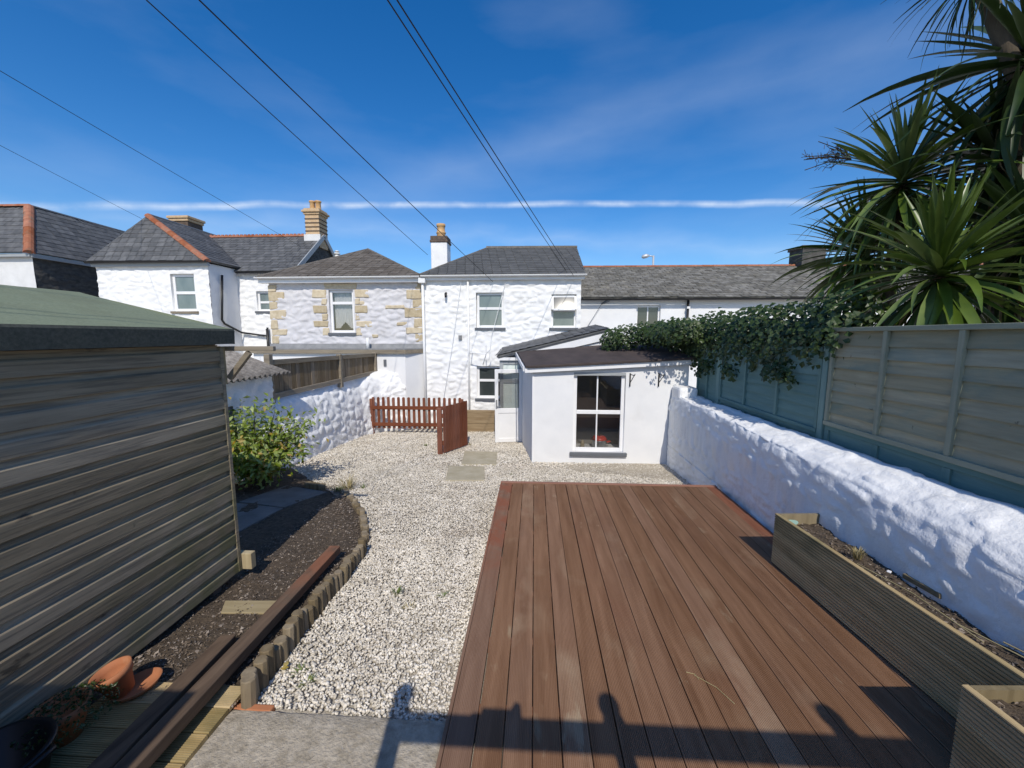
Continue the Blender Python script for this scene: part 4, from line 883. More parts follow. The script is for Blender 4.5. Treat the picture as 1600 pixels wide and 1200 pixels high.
# timber bracket fixed to the far corner
br_ = thing('timber_bracket', 'pale timber gallows bracket fixed to the shed corner', 'bracket')
by = SY1+.055; xb = SX+.03
z0, z1 = PY(350, 600, by).z, PY(340, 545, by).z
MB().box(xb-.10, xb-.03, by-.02, by+.03, z0, z1+.02).go('upright', PALEWOOD, br_, bevel=.004)
q = PY(424, 543, by+.02); MB().beam((xb-.06, by+.06, z1-.0), (q.x, by+.06, q.z-.01), .04, .04).go('arm', GREYWOODX, br_, bevel=.004)
q2 = PY(385, 551, by+.02); MB().beam((xb-.03, by+.055, PY(345, 592, by).z), (q2.x, by+.055, q2.z), .04, .045).go('brace', GREYWOODX, br_, bevel=.004)

# ------------------------------------------------------------------ soil bed, log edging, paving, timbers
logp = [PG(*q) for q in ((388, 1104), (395, 1092), (440, 1030), (490, 965), (540, 905), (565, 870), (572, 845), (569, 815), (555, 790), (543, 776))]
def polyline(pts, step):
    out = [pts[0].copy()]; 
    for i in range(len(pts)-1):
        a, b = pts[i], pts[i+1]; n = max(1, round((b-a).length/step)); out += [a.lerp(b, k/n) for k in range(1, n+1)]
    return out
le = thing('log_roll_edging', 'curved edging of small upright half logs between the soil bed and gravel', 'edging')
for i, p in enumerate(polyline(logp, .072)):
    hh = random.uniform(.14, .20) if p.y < 3.8 else random.uniform(.06, .10); r_ = random.uniform(.033, .043); tilt = Vector((random.uniform(-.02, .015), random.uniform(-.02, .02), 0))
    b = MB().tube([p+Vector((0, 0, -.12)), p+Vector((0, 0, hh-.008))+tilt, p+Vector((0, 0, hh))+tilt], [r_, r_, r_*.86], 9); b.go('log', LOG, le, smooth=False)
for i, q in enumerate(((503, 768), (496, 767), (489, 766), (482, 765))):
    p = PG(*q); tag(MB().tube([p+Vector((0, 0, -.1)), p+Vector((0, 0, .11)), p+Vector((0, 0, .12))], [.055, .055, .05], 10).go('log_stump', LOG), ('short upright log nearest the dry grass clump at the bed corner', 'second upright log from the dry grass clump at the bed corner', 'third upright log from the dry grass clump, towards the shrub', 'upright log closest to the shrub at the bed corner')[i], 'log', 'logs at the bed corner')
vs = []; fs = []; NX, NY = 60, 120; x0, x1, y0, y1 = -5.0, -1.6, 1.9, 6.9
edge = [(p.x, p.y) for p in logp]
def edge_x(y):
    if y <= edge[0][1]: return edge[0][0]
    for (a, b), (c, d_) in zip(edge, edge[1:]):
        if b <= y <= d_: return a+(c-a)*(y-b)/(d_-b)
    return -3.0-(y-5.6)*1.1
for j in range(NY+1):
    for i in range(NX+1):
        y = y0+(y1-y0)*j/NY; xr = max(edge_x(y)-.01, -4.7); x = -5.0+(xr+5.0)*i/NX
        d = xr-x; vs.append((x, y, gz(y)+.015+.03*min(1, d/.25)+.03*mn.noise(Vector((x*3, y*3, 4)))+.012*mn.noise(Vector((x*17, y*17, 5)))))
for j in range(NY):
    for i in range(NX): fs.append((j*(NX+1)+i, j*(NX+1)+i+1, (j+1)*(NX+1)+i+1, (j+1)*(NX+1)+i))
so = struct(MB().add(vs, fs).go('soil_bed', SOIL, smooth=True))
b = MB()
for i in range(9000):
    y = 1.95+4.0*random.random()**1.5; x = random.uniform(-2.9, edge_x(y)-.05) if random.random() < .85 else random.uniform(-4.5, edge_x(y)-.05); s = random.uniform(.004, .017)
    z = gz(y)+.045+.03*mn.noise(Vector((x*3, y*3, 4)))+.012*mn.noise(Vector((x*17, y*17, 5)))+.004
    v = [Vector((random.uniform(-1, 1), random.uniform(-1, 1), random.uniform(-.4, .6)))*s for _ in range(4)]
    b.add([Vector((x, y, z))+q for q in v], [(0, 1, 2), (0, 2, 3), (0, 3, 1), (1, 3, 2)])
b.go('bark_chips', CHIP, so, kind='stuff')
for k, qs in enumerate((((366, 842), (443, 800), (371, 792), (300, 826)), ((445, 799), (511, 774), (448, 764), (374, 790)))):
    c = [PG(*q)+Vector((0, 0, .06)) for q in qs]
    tag(MB().prism(c, (0, 0, -.045)).go('paving_slab', DSLAB, bevel=.006), ('grey paving slab in shade against the shed end', 'grey paving slab in shade near the log stump and weeds')[k], 'paving slab')
for k, qs in enumerate((((696, 752), (757, 752), (757, 730), (701, 729)), ((721, 727), (775, 727), (777, 707), (726, 706)))):
    c = [PG(*q)+Vector((0, 0, .022)) for q in qs]
    tag(MB().prism(c, (0, 0, -.05)).go('flagstone', FLAG, bevel=.008), ('buff flagstone set in the gravel, the one next to the deck', 'buff flagstone set in the gravel, the one next to the brown gate')[k], 'flagstone')
# timbers lying across the bed
z_ = .11
a, b = PZ(524, 858, -.02), PZ(205, 1200, z_+.02); d_ = (b-a); b = a+d_*1.25
tag(MB().beam(a, b, .105, .075).go('timber', TIMBER, bevel=.006), 'long brown timber lying diagonally over the bed to the log edging', 'timber')
a, b = PZ(357, 1000, .02), PZ(168, 1196, z_+.03); d_ = (b-a); b = a+d_*1.3
tag(MB().beam(a, b, .10, .075).go('timber', TIMBER, bevel=.006), 'shorter brown timber lying alongside the long one near the flower pots', 'timber')
c = [PZ(*q, -.045) for q in ((345, 957), (440, 958), (436, 938), (352, 938))]
tag(MB().prism(c, (0, 0, -.055)).go('wood_plank', PALEWOODX, bevel=.004), 'pale sawn plank lying on the soil under the long timber', 'plank')
# grooved boards forming a step on the left
ls = thing('deck_step', 'low step of weathered grooved boards beside the shed, holding pots', 'step')
me = grooved(.14, .028, .80, 12, gd=.004).mesh('board'); me.materials.append(PLANTW)
for i in range(6):
    inst('board', me, (-2.52, 2.0-i*.146, .0), (0, 0, R(-90)), ls)
MB().box(-2.5, -1.75, 1.1, 2.05, -.12, -.032).go('frame', BRICKD, ls)
# concrete slab
vs = []; fs = []; n1, n2 = 40, 26
for j in range(n2+1):
    for i in range(n1+1):
        x = -1.95+1.48*i/n1; y = .6+1.355*j/n2
        if j == n2: y += .012*mn.noise(Vector((x*9, 1, 1)))
        vs.append((x, y, -.03+.004*mn.noise(Vector((x*4, y*4, 9)))-(.012 if (j == n2 or i == n1) else 0)))
for j in range(n2):
    for i in range(n1): fs.append((j*(n1+1)+i, j*(n1+1)+i+1, (j+1)*(n1+1)+i+1, (j+1)*(n1+1)+i))
b = MB().add(vs, fs); b.prism([(-1.95, .6, -.05), (-.47, .6, -.05), (-.47, 1.95, -.05), (-1.95, 1.95, -.05)], (0, 0, -.1))
tag(b.go('concrete_slab', CONC, smooth=True), 'worn concrete slab at the foot of the gravel beside the deck', 'slab')
tag(MB().box(-1.95, -1.5, 1.955, 2.0, -.09, -.04).go('brick', TERRA, bevel=.008), 'broken terracotta brick edge between the slab and the log edging', 'brick')
c = [PG(*q)+Vector((0, 0, .012)) for q in ((880, 727), (1036, 724), (1062, 752), (965, 742), (900, 737))]
struct(MB().prism(c, (0, 0, -.05)).go('concrete_path', CONC))

# ------------------------------------------------------------------ gravel (stones nobody could count)
poly = [logp[0]+Vector((.03, 0, 0))]+[p+Vector((.03, .01, 0)) for p in logp[1:]]+[Vector((-3.3, 5.95, 0)), Vector((-4.1, 6.5, 0)), Vector((-4.72, 7.0, 0)), Vector((-4.72, 10.2, 0)), Vector((-4.3, 10.9, 0)), Vector((-3.7, 11.1, 0)), Vector((-3.3, 11.9, 0)), Vector((-.9, 11.9, 0)),
        Vector((-.9, 9.86, 0)), Vector((-.32, 9.86, 0)), Vector((-.04, 7.82, 0)), Vector((2.62, 7.8, 0)), Vector((2.62, 5.56, 0)), Vector((-.46, 5.57, 0)), Vector((-.475, 1.96, 0))]
PP = np.array([(p.x, p.y) for p in poly])
def inside(x, y):
    r_ = np.zeros(len(x), bool); j = len(PP)-1
    for i in range(len(PP)):
        xi, yi = PP[i]; xj, yj = PP[j]
        c_ = ((yi > y) != (yj > y)) & (x < (xj-xi)*(y-yi)/(yj-yi+1e-12)+xi); r_ ^= c_; j = i
    return r_
def scatter(ya_, yb_, dens, smin, smax, tmpl_v, tmpl_f, name, parent):
    n = int(dens*(yb_-ya_)*7.4); x = rng.uniform(-4.75, 2.65, n); y = rng.uniform(ya_, yb_, n); k_ = inside(x, y); x, y = x[k_], y[k_]; n = len(x)
    s = rng.uniform(smin, smax, n)*np.where(rng.random(n) < .1, 1.3, 1)
    g_ = -.06-.065*np.clip(y-2, 0, 10.8); z = g_+rng.uniform(-.004, .008, n)
    q = rng.normal(size=(n, 4)); q[:, 1:3] *= .6; q /= np.linalg.norm(q, axis=1)[:, None]; w_, a, b, c = q.T
    Rm = np.stack([np.stack([1-2*(b*b+c*c), 2*(a*b-c*w_), 2*(a*c+b*w_)], -1), np.stack([2*(a*b+c*w_), 1-2*(a*a+c*c), 2*(b*c-a*w_)], -1), np.stack([2*(a*c-b*w_), 2*(b*c+a*w_), 1-2*(a*a+b*b)], -1)], 1)
    tv = np.array(tmpl_v); m = len(tv)
    V = tv[None]*rng.uniform(.72, 1.25, (n, m, 1))*np.stack([np.ones(n), rng.uniform(.6, 1, n), rng.uniform(.4, .75, n)], -1)[:, None]*s[:, None, None]
    V = np.einsum('nij,nmj->nmi', Rm, V)+np.stack([x, y, z], -1)[:, None]
    F = (np.array(tmpl_f)[None]+(np.arange(n)*m)[:, None, None]).reshape(-1, 3); V = V.reshape(-1, 3)
    me = bpy.data.meshes.new(name); me.vertices.add(len(V)); me.vertices.foreach_set('co', V.ravel()); me.loops.add(F.size); me.loops.foreach_set('vertex_index', F.ravel().astype(np.int32))
    me.polygons.add(len(F)); me.polygons.foreach_set('loop_start', np.arange(0, F.size, 3, dtype=np.int32)); me.polygons.foreach_set('loop_total', np.full(len(F), 3, np.int32)); me.update(calc_edges=True)
    me.materials.append(GRAVEL); o = link(name, me, None, parent, kind='stuff'); return o
bm = bmesh.new(); bmesh.ops.create_icosphere(bm, subdivisions=1, radius=1); ICO = [tuple(v.co) for v in bm.verts]; ICF = [[v.index for v in f_.verts] for f_ in bm.faces]; bm.free()
OCT = [(1, 0, 0), (-1, 0, 0), (0, 1, 0), (0, -1, 0), (0, 0, 1), (0, 0, -1)]; OCF = [(0, 2, 4), (2, 1, 4), (1, 3, 4), (3, 0, 4), (2, 0, 5), (1, 2, 5), (3, 1, 5), (0, 3, 5)]
GR1 = scatter(1.9, 4.3, 5200, .007, .0145, ICO, ICF, 'gravel', None)
GR2 = scatter(4.3, 7.4, 3600, .009, .016, OCT, OCF, 'gravel', None)
GR3 = scatter(7.4, 11.95, 1700, .013, .022, OCT, OCF, 'gravel', None)
for o, lb in ((GR1, 'pale granite gravel beside the log edging and slab'), (GR2, 'pale granite gravel beside the middle of the deck'), (GR3, 'pale granite gravel around the gate and flagstones')): tag(o, lb, 'gravel')

# ------------------------------------------------------------------ picket fence and gate
f = thing('picket_fence', 'red-brown picket fence across the gravel to the white wall', 'fence')
FY = 10.75; fx0, fx1 = -4.55, -2.0; zt = PY(630, 621, FY).z; zg = gz(FY)
zr0, zr1 = PY(630, 663, FY).z, PY(630, 637, FY).z
n = 18
for i in range(n):
    x = fx0+.05+(fx1-fx0-.1)*i/(n-1); hh = zt+random.uniform(-.008, .008)
    MB().prism([(x-.037, FY, zr0-.12), (x+.037, FY, zr0-.12), (x+.037, FY, hh-.02), (x+.02, FY, hh), (x-.02, FY, hh), (x-.037, FY, hh-.02)], (0, .02, 0)).go('picket', PICKET, f)
for z in (zr0, zr1): MB().box(fx0, fx1, FY-.04, FY-.002, z-.05, z+.05).go('rail', PICKETX, f, bevel=.004)
for x in (fx0, fx1): MB().box(x-.045, x+.045, FY-.03, FY+.06, zg-.1, zt-.04).go('post', PICKET, f, bevel=.006)
g = thing('picket_gate', 'red-brown boarded gate standing open on the gravel', 'gate')
ga, gb = PG(694, 710), PG(722, 700); gb = ga+(gb-ga).normalized()*.98; gd = (gb-ga).normalized(); gn = Vector((gd.y, -gd.x, 0))
ztop = PY(694, 636, ga.y).z
n = 9
for i in range(n):
    p0, p1 = ga.lerp(gb, (i+.05)/n), ga.lerp(gb, (i+.93)/n); zb_ = gz(p0.y)+.03; zz = ztop+random.uniform(-.01, .01)
    MB().prism([Vector((p0.x, p0.y, zb_)), Vector((p1.x, p1.y, zb_)), Vector((p1.x, p1.y, zz)), Vector((p0.x, p0.y, zz))], gn*-.02).go('board', PICKET, g)
for zz in (ztop-.2, gz(ga.y)+.25): MB().beam(ga-gn*.04+Vector((0, 0, zz-ga.z)), gb-gn*.04+Vector((0, 0, zz-ga.z)), .04, .09).go('rail', PICKETX, g)
MB().box(ga.x-.14, ga.x-.03, ga.y-.03, ga.y+.02, gz(ga.y)-.05, ztop-.02).go('post', PICKET, g, bevel=.006)
sl = thing('sleeper_wall', 'low wall of pale brown sleepers in front of the white cottage', 'sleepers')
a, b = PY(700, 641, 11.15), PY(778, 680, 11.15); zz = [b.z-.05+(a.z-b.z+.05)*k/2 for k in range(3)]
for k in range(2): MB().box(a.x, b.x+.05, 11.15, 11.3, zz[k], zz[k+1]-.006).go('sleeper', SLEEPER, sl, bevel=.01)
MB().box(a.x, b.x+.05, 11.13, 11.16, gz(11)-.1, zz[0]-.004).go('kick_board', PICKETX, sl)

# ------------------------------------------------------------------ terracotta pots and things in the corner
t = thing('flower_pot', 'empty terracotta flower pot tilted in its saucer by the shed', 'flower pot')
pc = Vector((-2.40, 1.97, .015)); tm = Matrix.Translation(pc) @ Matrix.Rotation(R(-12), 4, 'Y') @ Matrix.Rotation(R(8), 4, 'X') @ Matrix.Scale(.66, 4)
o = MB().lathe((0, 0, .02), [(0, .0), (.085, 0), (.12, .17), (.135, .175), (.142, .24), (.128, .24), (.118, .18), (.09, .05), (0, .05)], 36).go('body', TERRA, t, smooth=True); o.data.transform(tm)
t2 = thing('pot_saucer', 'terracotta saucer under the empty flower pot', 'saucer')
o = MB().lathe((0, 0, 0), [(0, 0), (.135, 0), (.17, .045), (.158, .048), (.13, .014), (0, .012)], 36).go('dish', TERRA, t2, smooth=True); o.data.transform(Matrix.Translation(pc+Vector((.05, .04, -.006))) @ Matrix.Rotation(R(-9), 4, 'Y') @ Matrix.Scale(.7, 4))
t = thing('flower_pot', 'small terracotta pot with trailing green herb beside the empty pot', 'flower pot'); hc = Vector((-2.46, 1.72, .0))
MB().lathe(hc, [(0, 0), (.07, 0), (.10, .13), (.11, .135), (.115, .18), (.10, .18), (.09, .14), (0, .13)], 28).go('body', TERRA, t, smooth=True)
b = MB()
for i in range(700):
    a = random.uniform(0, 6.28); r_ = .2*random.random()**.6; c = hc+Vector((math.cos(a)*r_+.05, math.sin(a)*r_, .17+.10*(1-r_/.2)*random.random()-.25*max(0, r_-.1)))
    leafpatch(b, c, (random.uniform(-1, 1), random.uniform(-1, 1), random.uniform(.2, 1)), random.uniform(.014, .03), .5)
b.go('herb', IVY, t, kind='stuff')
sp = thing('garden_trug', 'black plastic trug with curved rim in the dark corner by the shed', 'trug'); sc = Vector((-2.42, 1.43, .0))
MB().lathe(sc, [(0, .0), (.15, 0), (.19, .2), (.20, .2), (.20, .22), (.18, .22), (.14, .02), (0, .02)], 28).go('body', BLACK, sp, smooth=True)
MB().tube([sc+Vector((.19, -.06, .2)), sc+Vector((.24, -.03, .23)), sc+Vector((.24, .05, .23)), sc+Vector((.19, .08, .2))], .012, 8).go('handle', BLACK, sp, smooth=True)
tag(MB().prism([(-2.02, 1.70, .005), (-1.92, 1.76, .005), (-1.9, 1.68, .005), (-1.96, 1.62, .005)], (0, 0, .035)).go('stone', FLAG, bevel=.012), 'pale broken stone on the grooved step beside the timber', 'stone')

# ------------------------------------------------------------------ planting
def shrub(c, rx_, ry_, z0, z1, n, label):
    t = thing('shrub', label, 'shrub'); st_ = MB(); lf = MB(); ly = MB()
    cz = (z0+z1)/2
    for i in range(30):
        a = random.uniform(0, 6.283); r_ = random.uniform(.25, .98); tip = Vector((c.x+math.cos(a)*rx_*r_, c.y+math.sin(a)*ry_*r_, z0+(z1-z0)*random.uniform(.35, 1.0)*(1-.35*r_)+.05))
        base = c+Vector((random.uniform(-.08, .08), random.uniform(-.08, .08), 0)); mid = base.lerp(tip, .5)+Vector((0, 0, .12))
        st_.tube([base, mid, tip], [.012, .008, .003], 5)
        m_ = n//30
        for k in range(m_):
            s = random.uniform(.3, 1.05); p = base.lerp(mid, s*2) if s < .5 else mid.lerp(tip, s*2-1); sp_ = .12
            p = p+Vector((random.gauss(0, sp_), random.gauss(0, sp_), random.gauss(0, sp_*.8)))
            yel = random.random() < (.16 if p.z < cz+.1 else .04)
            leafpatch(ly if yel else lf, p, (random.gauss(0, .6)+.1, random.gauss(-.3, .6), random.uniform(.3, 1)), random.uniform(.07, .13), .42)
    st_.go('stem', BARK, t); lf.go('crown', SHRUB, t, kind='stuff'); ly.go('yellow_leaves', SHRUBY, t, kind='stuff'); return t
bc = PG(405, 768); ztop = PY(420, 640, bc.y).z
shrub(Vector((bc.x-.05, bc.y+.1, gz(bc.y))),   .82, .6, gz(bc.y)+.05, ztop+.28, 3600, 'leafy green shrub with yellowing leaves behind the shed corner')
weeds = [((620, 928), 'weed tuft in the gravel, level with the middle of the log edging', 34, .05, GRASS), ((692, 932), 'tiny weed in the gravel close to the deck edge', 16, .03, GRASS), ((640, 950), 'small straw-coloured weed in the gravel next to the larger green tuft', 14, .03, STRAW),
         ((545, 765), 'dry grass clump at the top corner of the log edging', 60, .22, STRAW), ((528, 770), 'yellow-green weed clump beside the log stumps', 50, .12, GRASS), ((568, 763), 'sprig of weed in the gravel just beyond the log edging corner', 24, .08, GRASS),
         ((665, 697), 'low green weed patch in the gravel left of the brown gate', 60, .05, GRASS), ((735, 696), 'weed at the foot of the open gate', 24, .08, STRAW), ((480, 1068), 'weed sprig at the near end of the gravel by the slab', 24, .03, GRASS), ((470, 1050), 'weed sprig between stones beside the log edging end', 20, .03, GRASS),
         ((580, 655+20), 'weed at the foot of the white wall by the picket fence', 16, .08, STRAW), ((800, 742), 'small dark weed beside the flagstone and deck end', 10, .03, GRASS)]
for q, lb, n, hh, m in weeds:
    p = PG(*q); grass_tuft('weed', p, n, hh, max(.07, hh), m, lb, 'weed', wd=.004 if hh < .1 else .005)
p = PG(432, 1054); b = MB()
for k in range(3): leafpatch(b, p+Vector((.02*k, .01*k, .03)), (.2, -.3, 1), .05, .7)
tag(b.go('fallen_leaf', SHRUBY), 'yellow and brown fallen leaf on the gravel beside the logs', 'leaf')
tag(MB().tube([PG(726, 855)+Vector((0, 0, .02)), PG(733, 866)+Vector((0, 0, .03)), PG(728, 874)+Vector((0, 0, .02))], .003, 5).go('twig', BARK), 'thin curled twig on the gravel by the deck edge', 'twig')

# ivy over the fence
def ivy(label):
    t = thing('ivy', label, 'ivy'); b = MB(); st_ = MB()
    def cloud(c, r_, n, sz=(.05, .09)):
        for i in range(n):
            d = Vector((random.gauss(0, 1), random.gauss(0, 1), random.gauss(0, 1))).normalized(); rr = random.random()**.4
            p = Vector(c)+Vector((d.x*r_[0], d.y*r_[1], d.z*r_[2]))*rr
            leafpatch(b, p, (d.x-.5, d.y-.8, d.z*.6+.6+random.uniform(-.4, .4)), random.uniform(*sz), .8)
    y = ya-.05
    k = 0
    while y < 9.2:
        s = (y-ya)/(9.2-ya); hgt = 2.50-.08*s+.10*mn.noise(Vector((y*1.7, 2, 0))); low = 1.80-.30*s+.12*mn.noise(Vector((y*2.3, 5, 0)))
        cz = (hgt+low)/2
        cloud((FX+.12+.1*mn.noise(Vector((y, 1, 1))), y, cz), (.36, .26, (hgt-low)/2+.08), 330)
        if s > .55: cloud((FX-.5, y, hgt-.28), (.45, .3, .22), 150)
        if random.random() < .5: cloud((FX-.09, y, low-.10), (.07, .12, .14), 30)
        y += .2; k += 1
    for (x, y, z, r_) in ((2.35, 8.75, 2.12, .35), (2.0, 8.95, 2.08, .34), (2.7, 8.6, 2.15, .40), (1.72, 9.15, 2.0, .25), (2.9, 8.3, 2.1, .4)): cloud((x, y, z), (r_, .34, .28), 480)
    for i in range(14):
        y = random.uniform(ya, 7.8); z = random.uniform(1.45, 1.75); st_.tube([(FX+.05, y, 2.0), (FX-.06, y+.05, z+.1), (FX-.05, y+.1, z)], .004, 5)
        for q in range(10): leafpatch(b, (FX-.07+random.uniform(-.02, .02), y+.08*random.random(), z+.3*random.random()), (-1, -.3, .4), .06, .85)
    st_.go('stem', BARK, t); b.go('crown', IVY, t, kind='stuff')
ivy('dark green ivy mass draped over the teal fence and extension roof')

# yuccas behind the fence
def leafmesh(L_, wd, droop, m, name='leaf'):
    vs = []; fs = []; n = 7
    for i in range(n+1):
        s = i/n; w_ = wd*(.55+.9*s if s < .35 else 1.0*(1-((s-.35)/.65)**1.8)+.0)*.5; w_ = max(w_, .002)
        x = L_*s*(1-.18*droop*s*s); z = -droop*L_*.55*s**2.4
        vs += [(x, -w_, z+w_*.45), (x, 0, z), (x, w_, z+w_*.45)]
    for i in range(n):
        o = i*3; fs += [(o, o+1, o+4, o+3), (o+1, o+2, o+5, o+4)]
    me = MB().add(vs, fs).mesh(name); me.materials.append(m); me.polygons.foreach_set('use_smooth', [True]*len(me.polygons)); return me
def yucca(name, label, heads, trunk, n=90, mat_=YUC, L_=.72, wd=.062, cat='yucca', dead=10, lo=-70):
    t = thing(name, label, cat)
    ms = [leafmesh(L_*s, wd, dr, mat_) for s, dr in ((1, .05), (.95, .25), (1.05, .5), (.85, .12))]; md = [leafmesh(L_*.75, wd*.5, .9, DEADL), leafmesh(L_*.6, wd*.4, 1.3, DEADL)]
    for hc_, sc, ax in heads:
        hc_ = Vector(hc_); st_ = [Vector(p) for p in trunk]
        MB().tube([st_[0], st_[0].lerp(hc_, .5)+Vector((.06, .05, 0)), hc_+Vector((0, 0, -.1)), hc_+Vector((0, 0, .05))], [.09, .075, .07, .03], 9).go('trunk', BARK, t, smooth=True)
        tilt = Vector(ax)
        for i in range(n):
            s = (i+.5)/n; el = 86-(86-lo)*s**.85+random.uniform(-7, 7); az = i*137.5+random.uniform(-12, 12)
            d = Vector((math.cos(R(az))*math.cos(R(el)), math.sin(R(az))*math.cos(R(el)), math.sin(R(el))))
            d = (d+tilt*.25).normalized()
            k = 0 if el > 55 else (1 if el > 20 else 2); 
            if random.random() < .2: k = 3
            up = Vector((0, 0, 1)); y_ = up.cross(d); y_ = y_.normalized() if y_.length > 1e-3 else Vector((0, 1, 0)); z_v = d.cross(y_)
            rm = Matrix((d, y_, z_v)).transposed() @ Matrix.Rotation(random.uniform(-.5, .5), 3, 'X')
            sc_ = sc*random.uniform(.82, 1.12)*(.75+.25*min(1, s*3))
            inst('leaf', ms[k], hc_+d*.03+Vector((0, 0, .10-.22*s)), rm, t, (sc_, sc_*random.uniform(.8, 1.15), sc_))
        for i in range(dead):
            az = random.uniform(0, 360); el = random.uniform(-80, -25); d = Vector((math.cos(R(az))*math.cos(R(el)), math.sin(R(az))*math.cos(R(el)), math.sin(R(el))))
            y_ = Vector((0, 0, 1)).cross(d).normalized(); rm = Matrix((d, y_, d.cross(y_))).transposed()
            inst('dry_leaf', random.choice(md), hc_+Vector((0, 0, -.14)), rm, t, (sc, sc, sc))
    return t
p1 = PX(1468, 430, 3.85); p2 = PX(1410, 285, 4.35); p3 = PX(1350, 400, 4.35); p4 = PX(1610, 95, 4.8); p5 = PX(1560, 255, 4.9); p7 = PX(1610, 370, 4.6)
yucca('yucca', 'bright green yucca rosette just above the faded fence panel', [(p1, 1.0, (-.3, -.5, .1))], [(p1.x+.3, p1.y+.25, .1)], 150, YUC, 1.05, .082, dead=30)
yucca('yucca', 'tall two-headed yucca with spiky crowns behind the ivy', [(p2, 1.05, (-.3, -.4, .2)), (p3, .95, (-.6, -.3, -.1))], [(4.7, 5.7, .1)], 148, YUC, 1.12, .074, dead=24)
yucca('yucca', 'dark green yucca crowns rising highest against the sky', [(p4, 1.1, (-.2, -.2, -.1)), (p5, 1.0, (-.3, -.3, 0)), (p7, .95, (-.2, -.4, 0))], [(5.4, 4.9, .1)], 96, YUCD, 1.15, .085, dead=8)
p6 = PX(1530, -60, 4.3)
yucca('cordyline', 'narrow-leaved palm whose drooping tips hang from above the yuccas', [(p6, .9, (-.5, -.1, -.3))], [(6.9, 4.4, .1)], 90, YUCD, .75, .03, 'palm', 4)
# dry flower panicles beside the big yucca
b = MB(); base = PX(1330, 250, 4.3)
for i in range(16):
    tip = base+Vector((random.uniform(-.55, -.1), random.uniform(-.1, .3), random.uniform(-.15, .25))); b.tube([base, base.lerp(tip, .5)+Vector((0, 0, .04)), tip], .006, 4)
    for q in range(7):
        s = base.lerp(tip, random.uniform(.3, 1)); b.tube([s, s+Vector((random.uniform(-.09, .03), random.uniform(-.05, .05), random.uniform(-.08, .09)))], .0035, 4)
tag(b.go('flower_stalk', BARK), 'dry branched flower stalk poking out of the spiky yucca crown', 'flower stalk')

# ------------------------------------------------------------------ overhead wires (they meet at a pole behind the camera)
for k, (qa, qb, dp, lb) in enumerate((((245, 0), (668, 398), 12.9, 'overhead wire running to the gap between cottage and quoined house'), ((330, 0), (770, 440), 11.9, 'overhead wire running over the grey hipped roof to its eaves'),
        ((617, 0), (884, 422), 12.2, 'overhead wire reaching the right end of the grey roof, one of a close pair'), ((632, 0), (897, 432), 11.9, 'overhead wire at the cottage eaves, lower of a close pair'),
        ((0, 100), (482, 392), 15.6, 'overhead wire running to the ridge with red crested tiles'), ((0, 222), (222, 342), 13.4, 'overhead wire running to the hipped slate wing'))):
    e_ = PY(*qb, dp); yb = 863; xb_ = qa[0]+(qb[0]-qa[0])*(yb-qa[1])/(qb[1]-qa[1])      # both ends lie on the wire; the far pole stands behind the camera
    st_ = CAMP - ray(xb_, yb)*8.5; pts = []
    for i in range(25): s = i/24; pts.append(st_.lerp(e_, s)+Vector((0, 0, -.10*4*s*(1-s))))
    tag(MB().tube(pts, .0065 if k < 4 else .0055, 6).go('overhead_wire', WIRE), lb, 'wire', 'overhead wires')
for k, (qa, qb, lb) in enumerate((((1085, 1055), (1148, 1100), 'thin pale straw lying on the deck, the longer one'), ((1072, 1050), (1092, 1062), 'short pale straw lying on the deck beside the longer one'))):
    a, b = PZ(*qa, .004), PZ(*qb, .004); tag(MB().tube([a, a.lerp(b, .5)+Vector((.02, .01, .002)), b], .0022, 5).go('straw', STRAW), lb, 'straw')

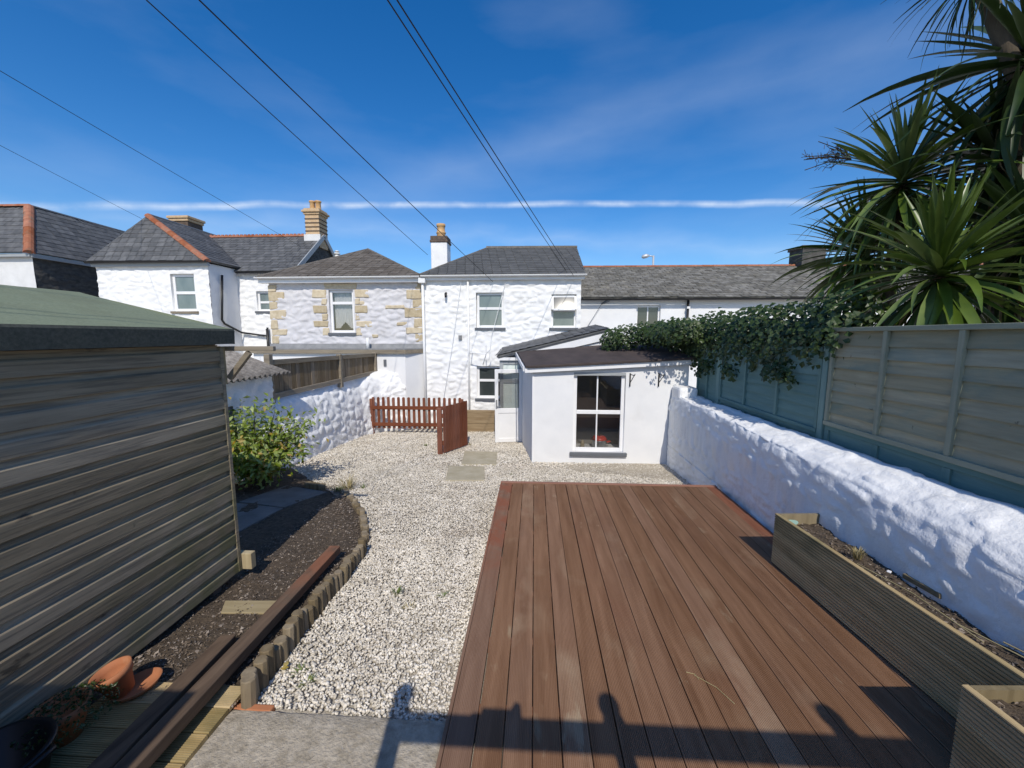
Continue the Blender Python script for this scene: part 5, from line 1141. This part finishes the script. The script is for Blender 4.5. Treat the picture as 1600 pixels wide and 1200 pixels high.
# ------------------------------------------------------------------ terrace behind the camera: its balustrade throws the shadow across the deck
tr_ = tag(MB().box(-.62, 4.6, -2.6, -.02, -.1, .95).go('raised_terrace', CONC), 'raised concrete terrace carrying the ball-topped balustrade', 'terrace')
bl_ = thing('balustrade', 'timber balustrade with ball-topped posts, seen by its shadow on the deck', 'balustrade')
RY, RZ = -.09, 1.985
MB().box(-.50, 4.4, RY-.05, RY+.05, RZ-.09, RZ).go('top_rail', DECKRX, bl_, bevel=.01)
MB().box(-.50, 4.4, RY-.03, RY+.03, 1.05, 1.12).go('bottom_rail', DECKRX, bl_)
for x in (-.53, .68, 1.90, 3.1, 4.35):
    MB().box(x-.045, x+.045, RY-.045, RY+.045, .95, RZ+.03).go('post', PICKET, bl_, bevel=.008)
    MB().lathe((x, RY, RZ+.03), [(.06, 0), (.06, .02), (.03, .03), (.035, .045), (.055, .08), (.06, .11), (.052, .145), (.03, .165), (0, .17)], 20).go('ball_cap', PICKET, bl_, smooth=True)
for i in range(26):
    x = -.35+i*.17
    if min(abs(x-q) for q in (.68, 1.9, 3.1)) > .07: MB().box(x-.016, x+.016, RY-.016, RY+.016, 1.12, RZ-.34).go('baluster', PICKET, bl_)
MB().box(-.48, 4.3, RY-.02, RY+.02, RZ-.38, RZ-.34).go('middle_rail', DECKRX, bl_)
ph = thing('phone_hands_caster', 'unseen phone with lumps for the hands, added to throw a lumpy shadow', 'phone')  # unseen stand-in for phone and hands, added to cast the lumpy shadow
MB().box(-.05, .16, -.10, -.085, 2.0, 2.075).go('body', BLACK, ph, bevel=.008)
MB().box(-.11, -.04, RY-.03, RY+.01, RZ+.002, RZ+.055).go('hand_lump', BLACK, ph, bevel=.012); MB().tube([(.13, RY, RZ+.002), (.14, RY, RZ+.06), (.155, RY-.0, RZ+.115)], [.05, .035, .02], 10).go('finger_lump', BLACK, ph, smooth=True)
scn = tag(MB().box(-6.5, -1.64, -.14, -.06, -.1, 2.06).go('close_boarded_screen', FENCEW), 'tall close-boarded screen behind the shed corner, throwing the dark corner shadow', 'screen')

# ------------------------------------------------------------------ set every thing's Empty at its base
bpy.context.view_layer.update()
for o in list(bpy.data.objects):
    if o.type == 'EMPTY' and o.parent is None and o.children:
        lo = Vector((1e9,)*3); hi = Vector((-1e9,)*3)
        for ch in o.children_recursive:
            for c in ch.bound_box:
                p = ch.matrix_world @ Vector(c)
                for i in range(3): lo[i] = min(lo[i], p[i]); hi[i] = max(hi[i], p[i])
        base = Vector(((lo.x+hi.x)/2, (lo.y+hi.y)/2, lo.z))
        o.location = base
        for ch in o.children: ch.location = ch.location-base
S.render.engine = 'CYCLES'; S.render.resolution_x = 1024; S.render.resolution_y = 768
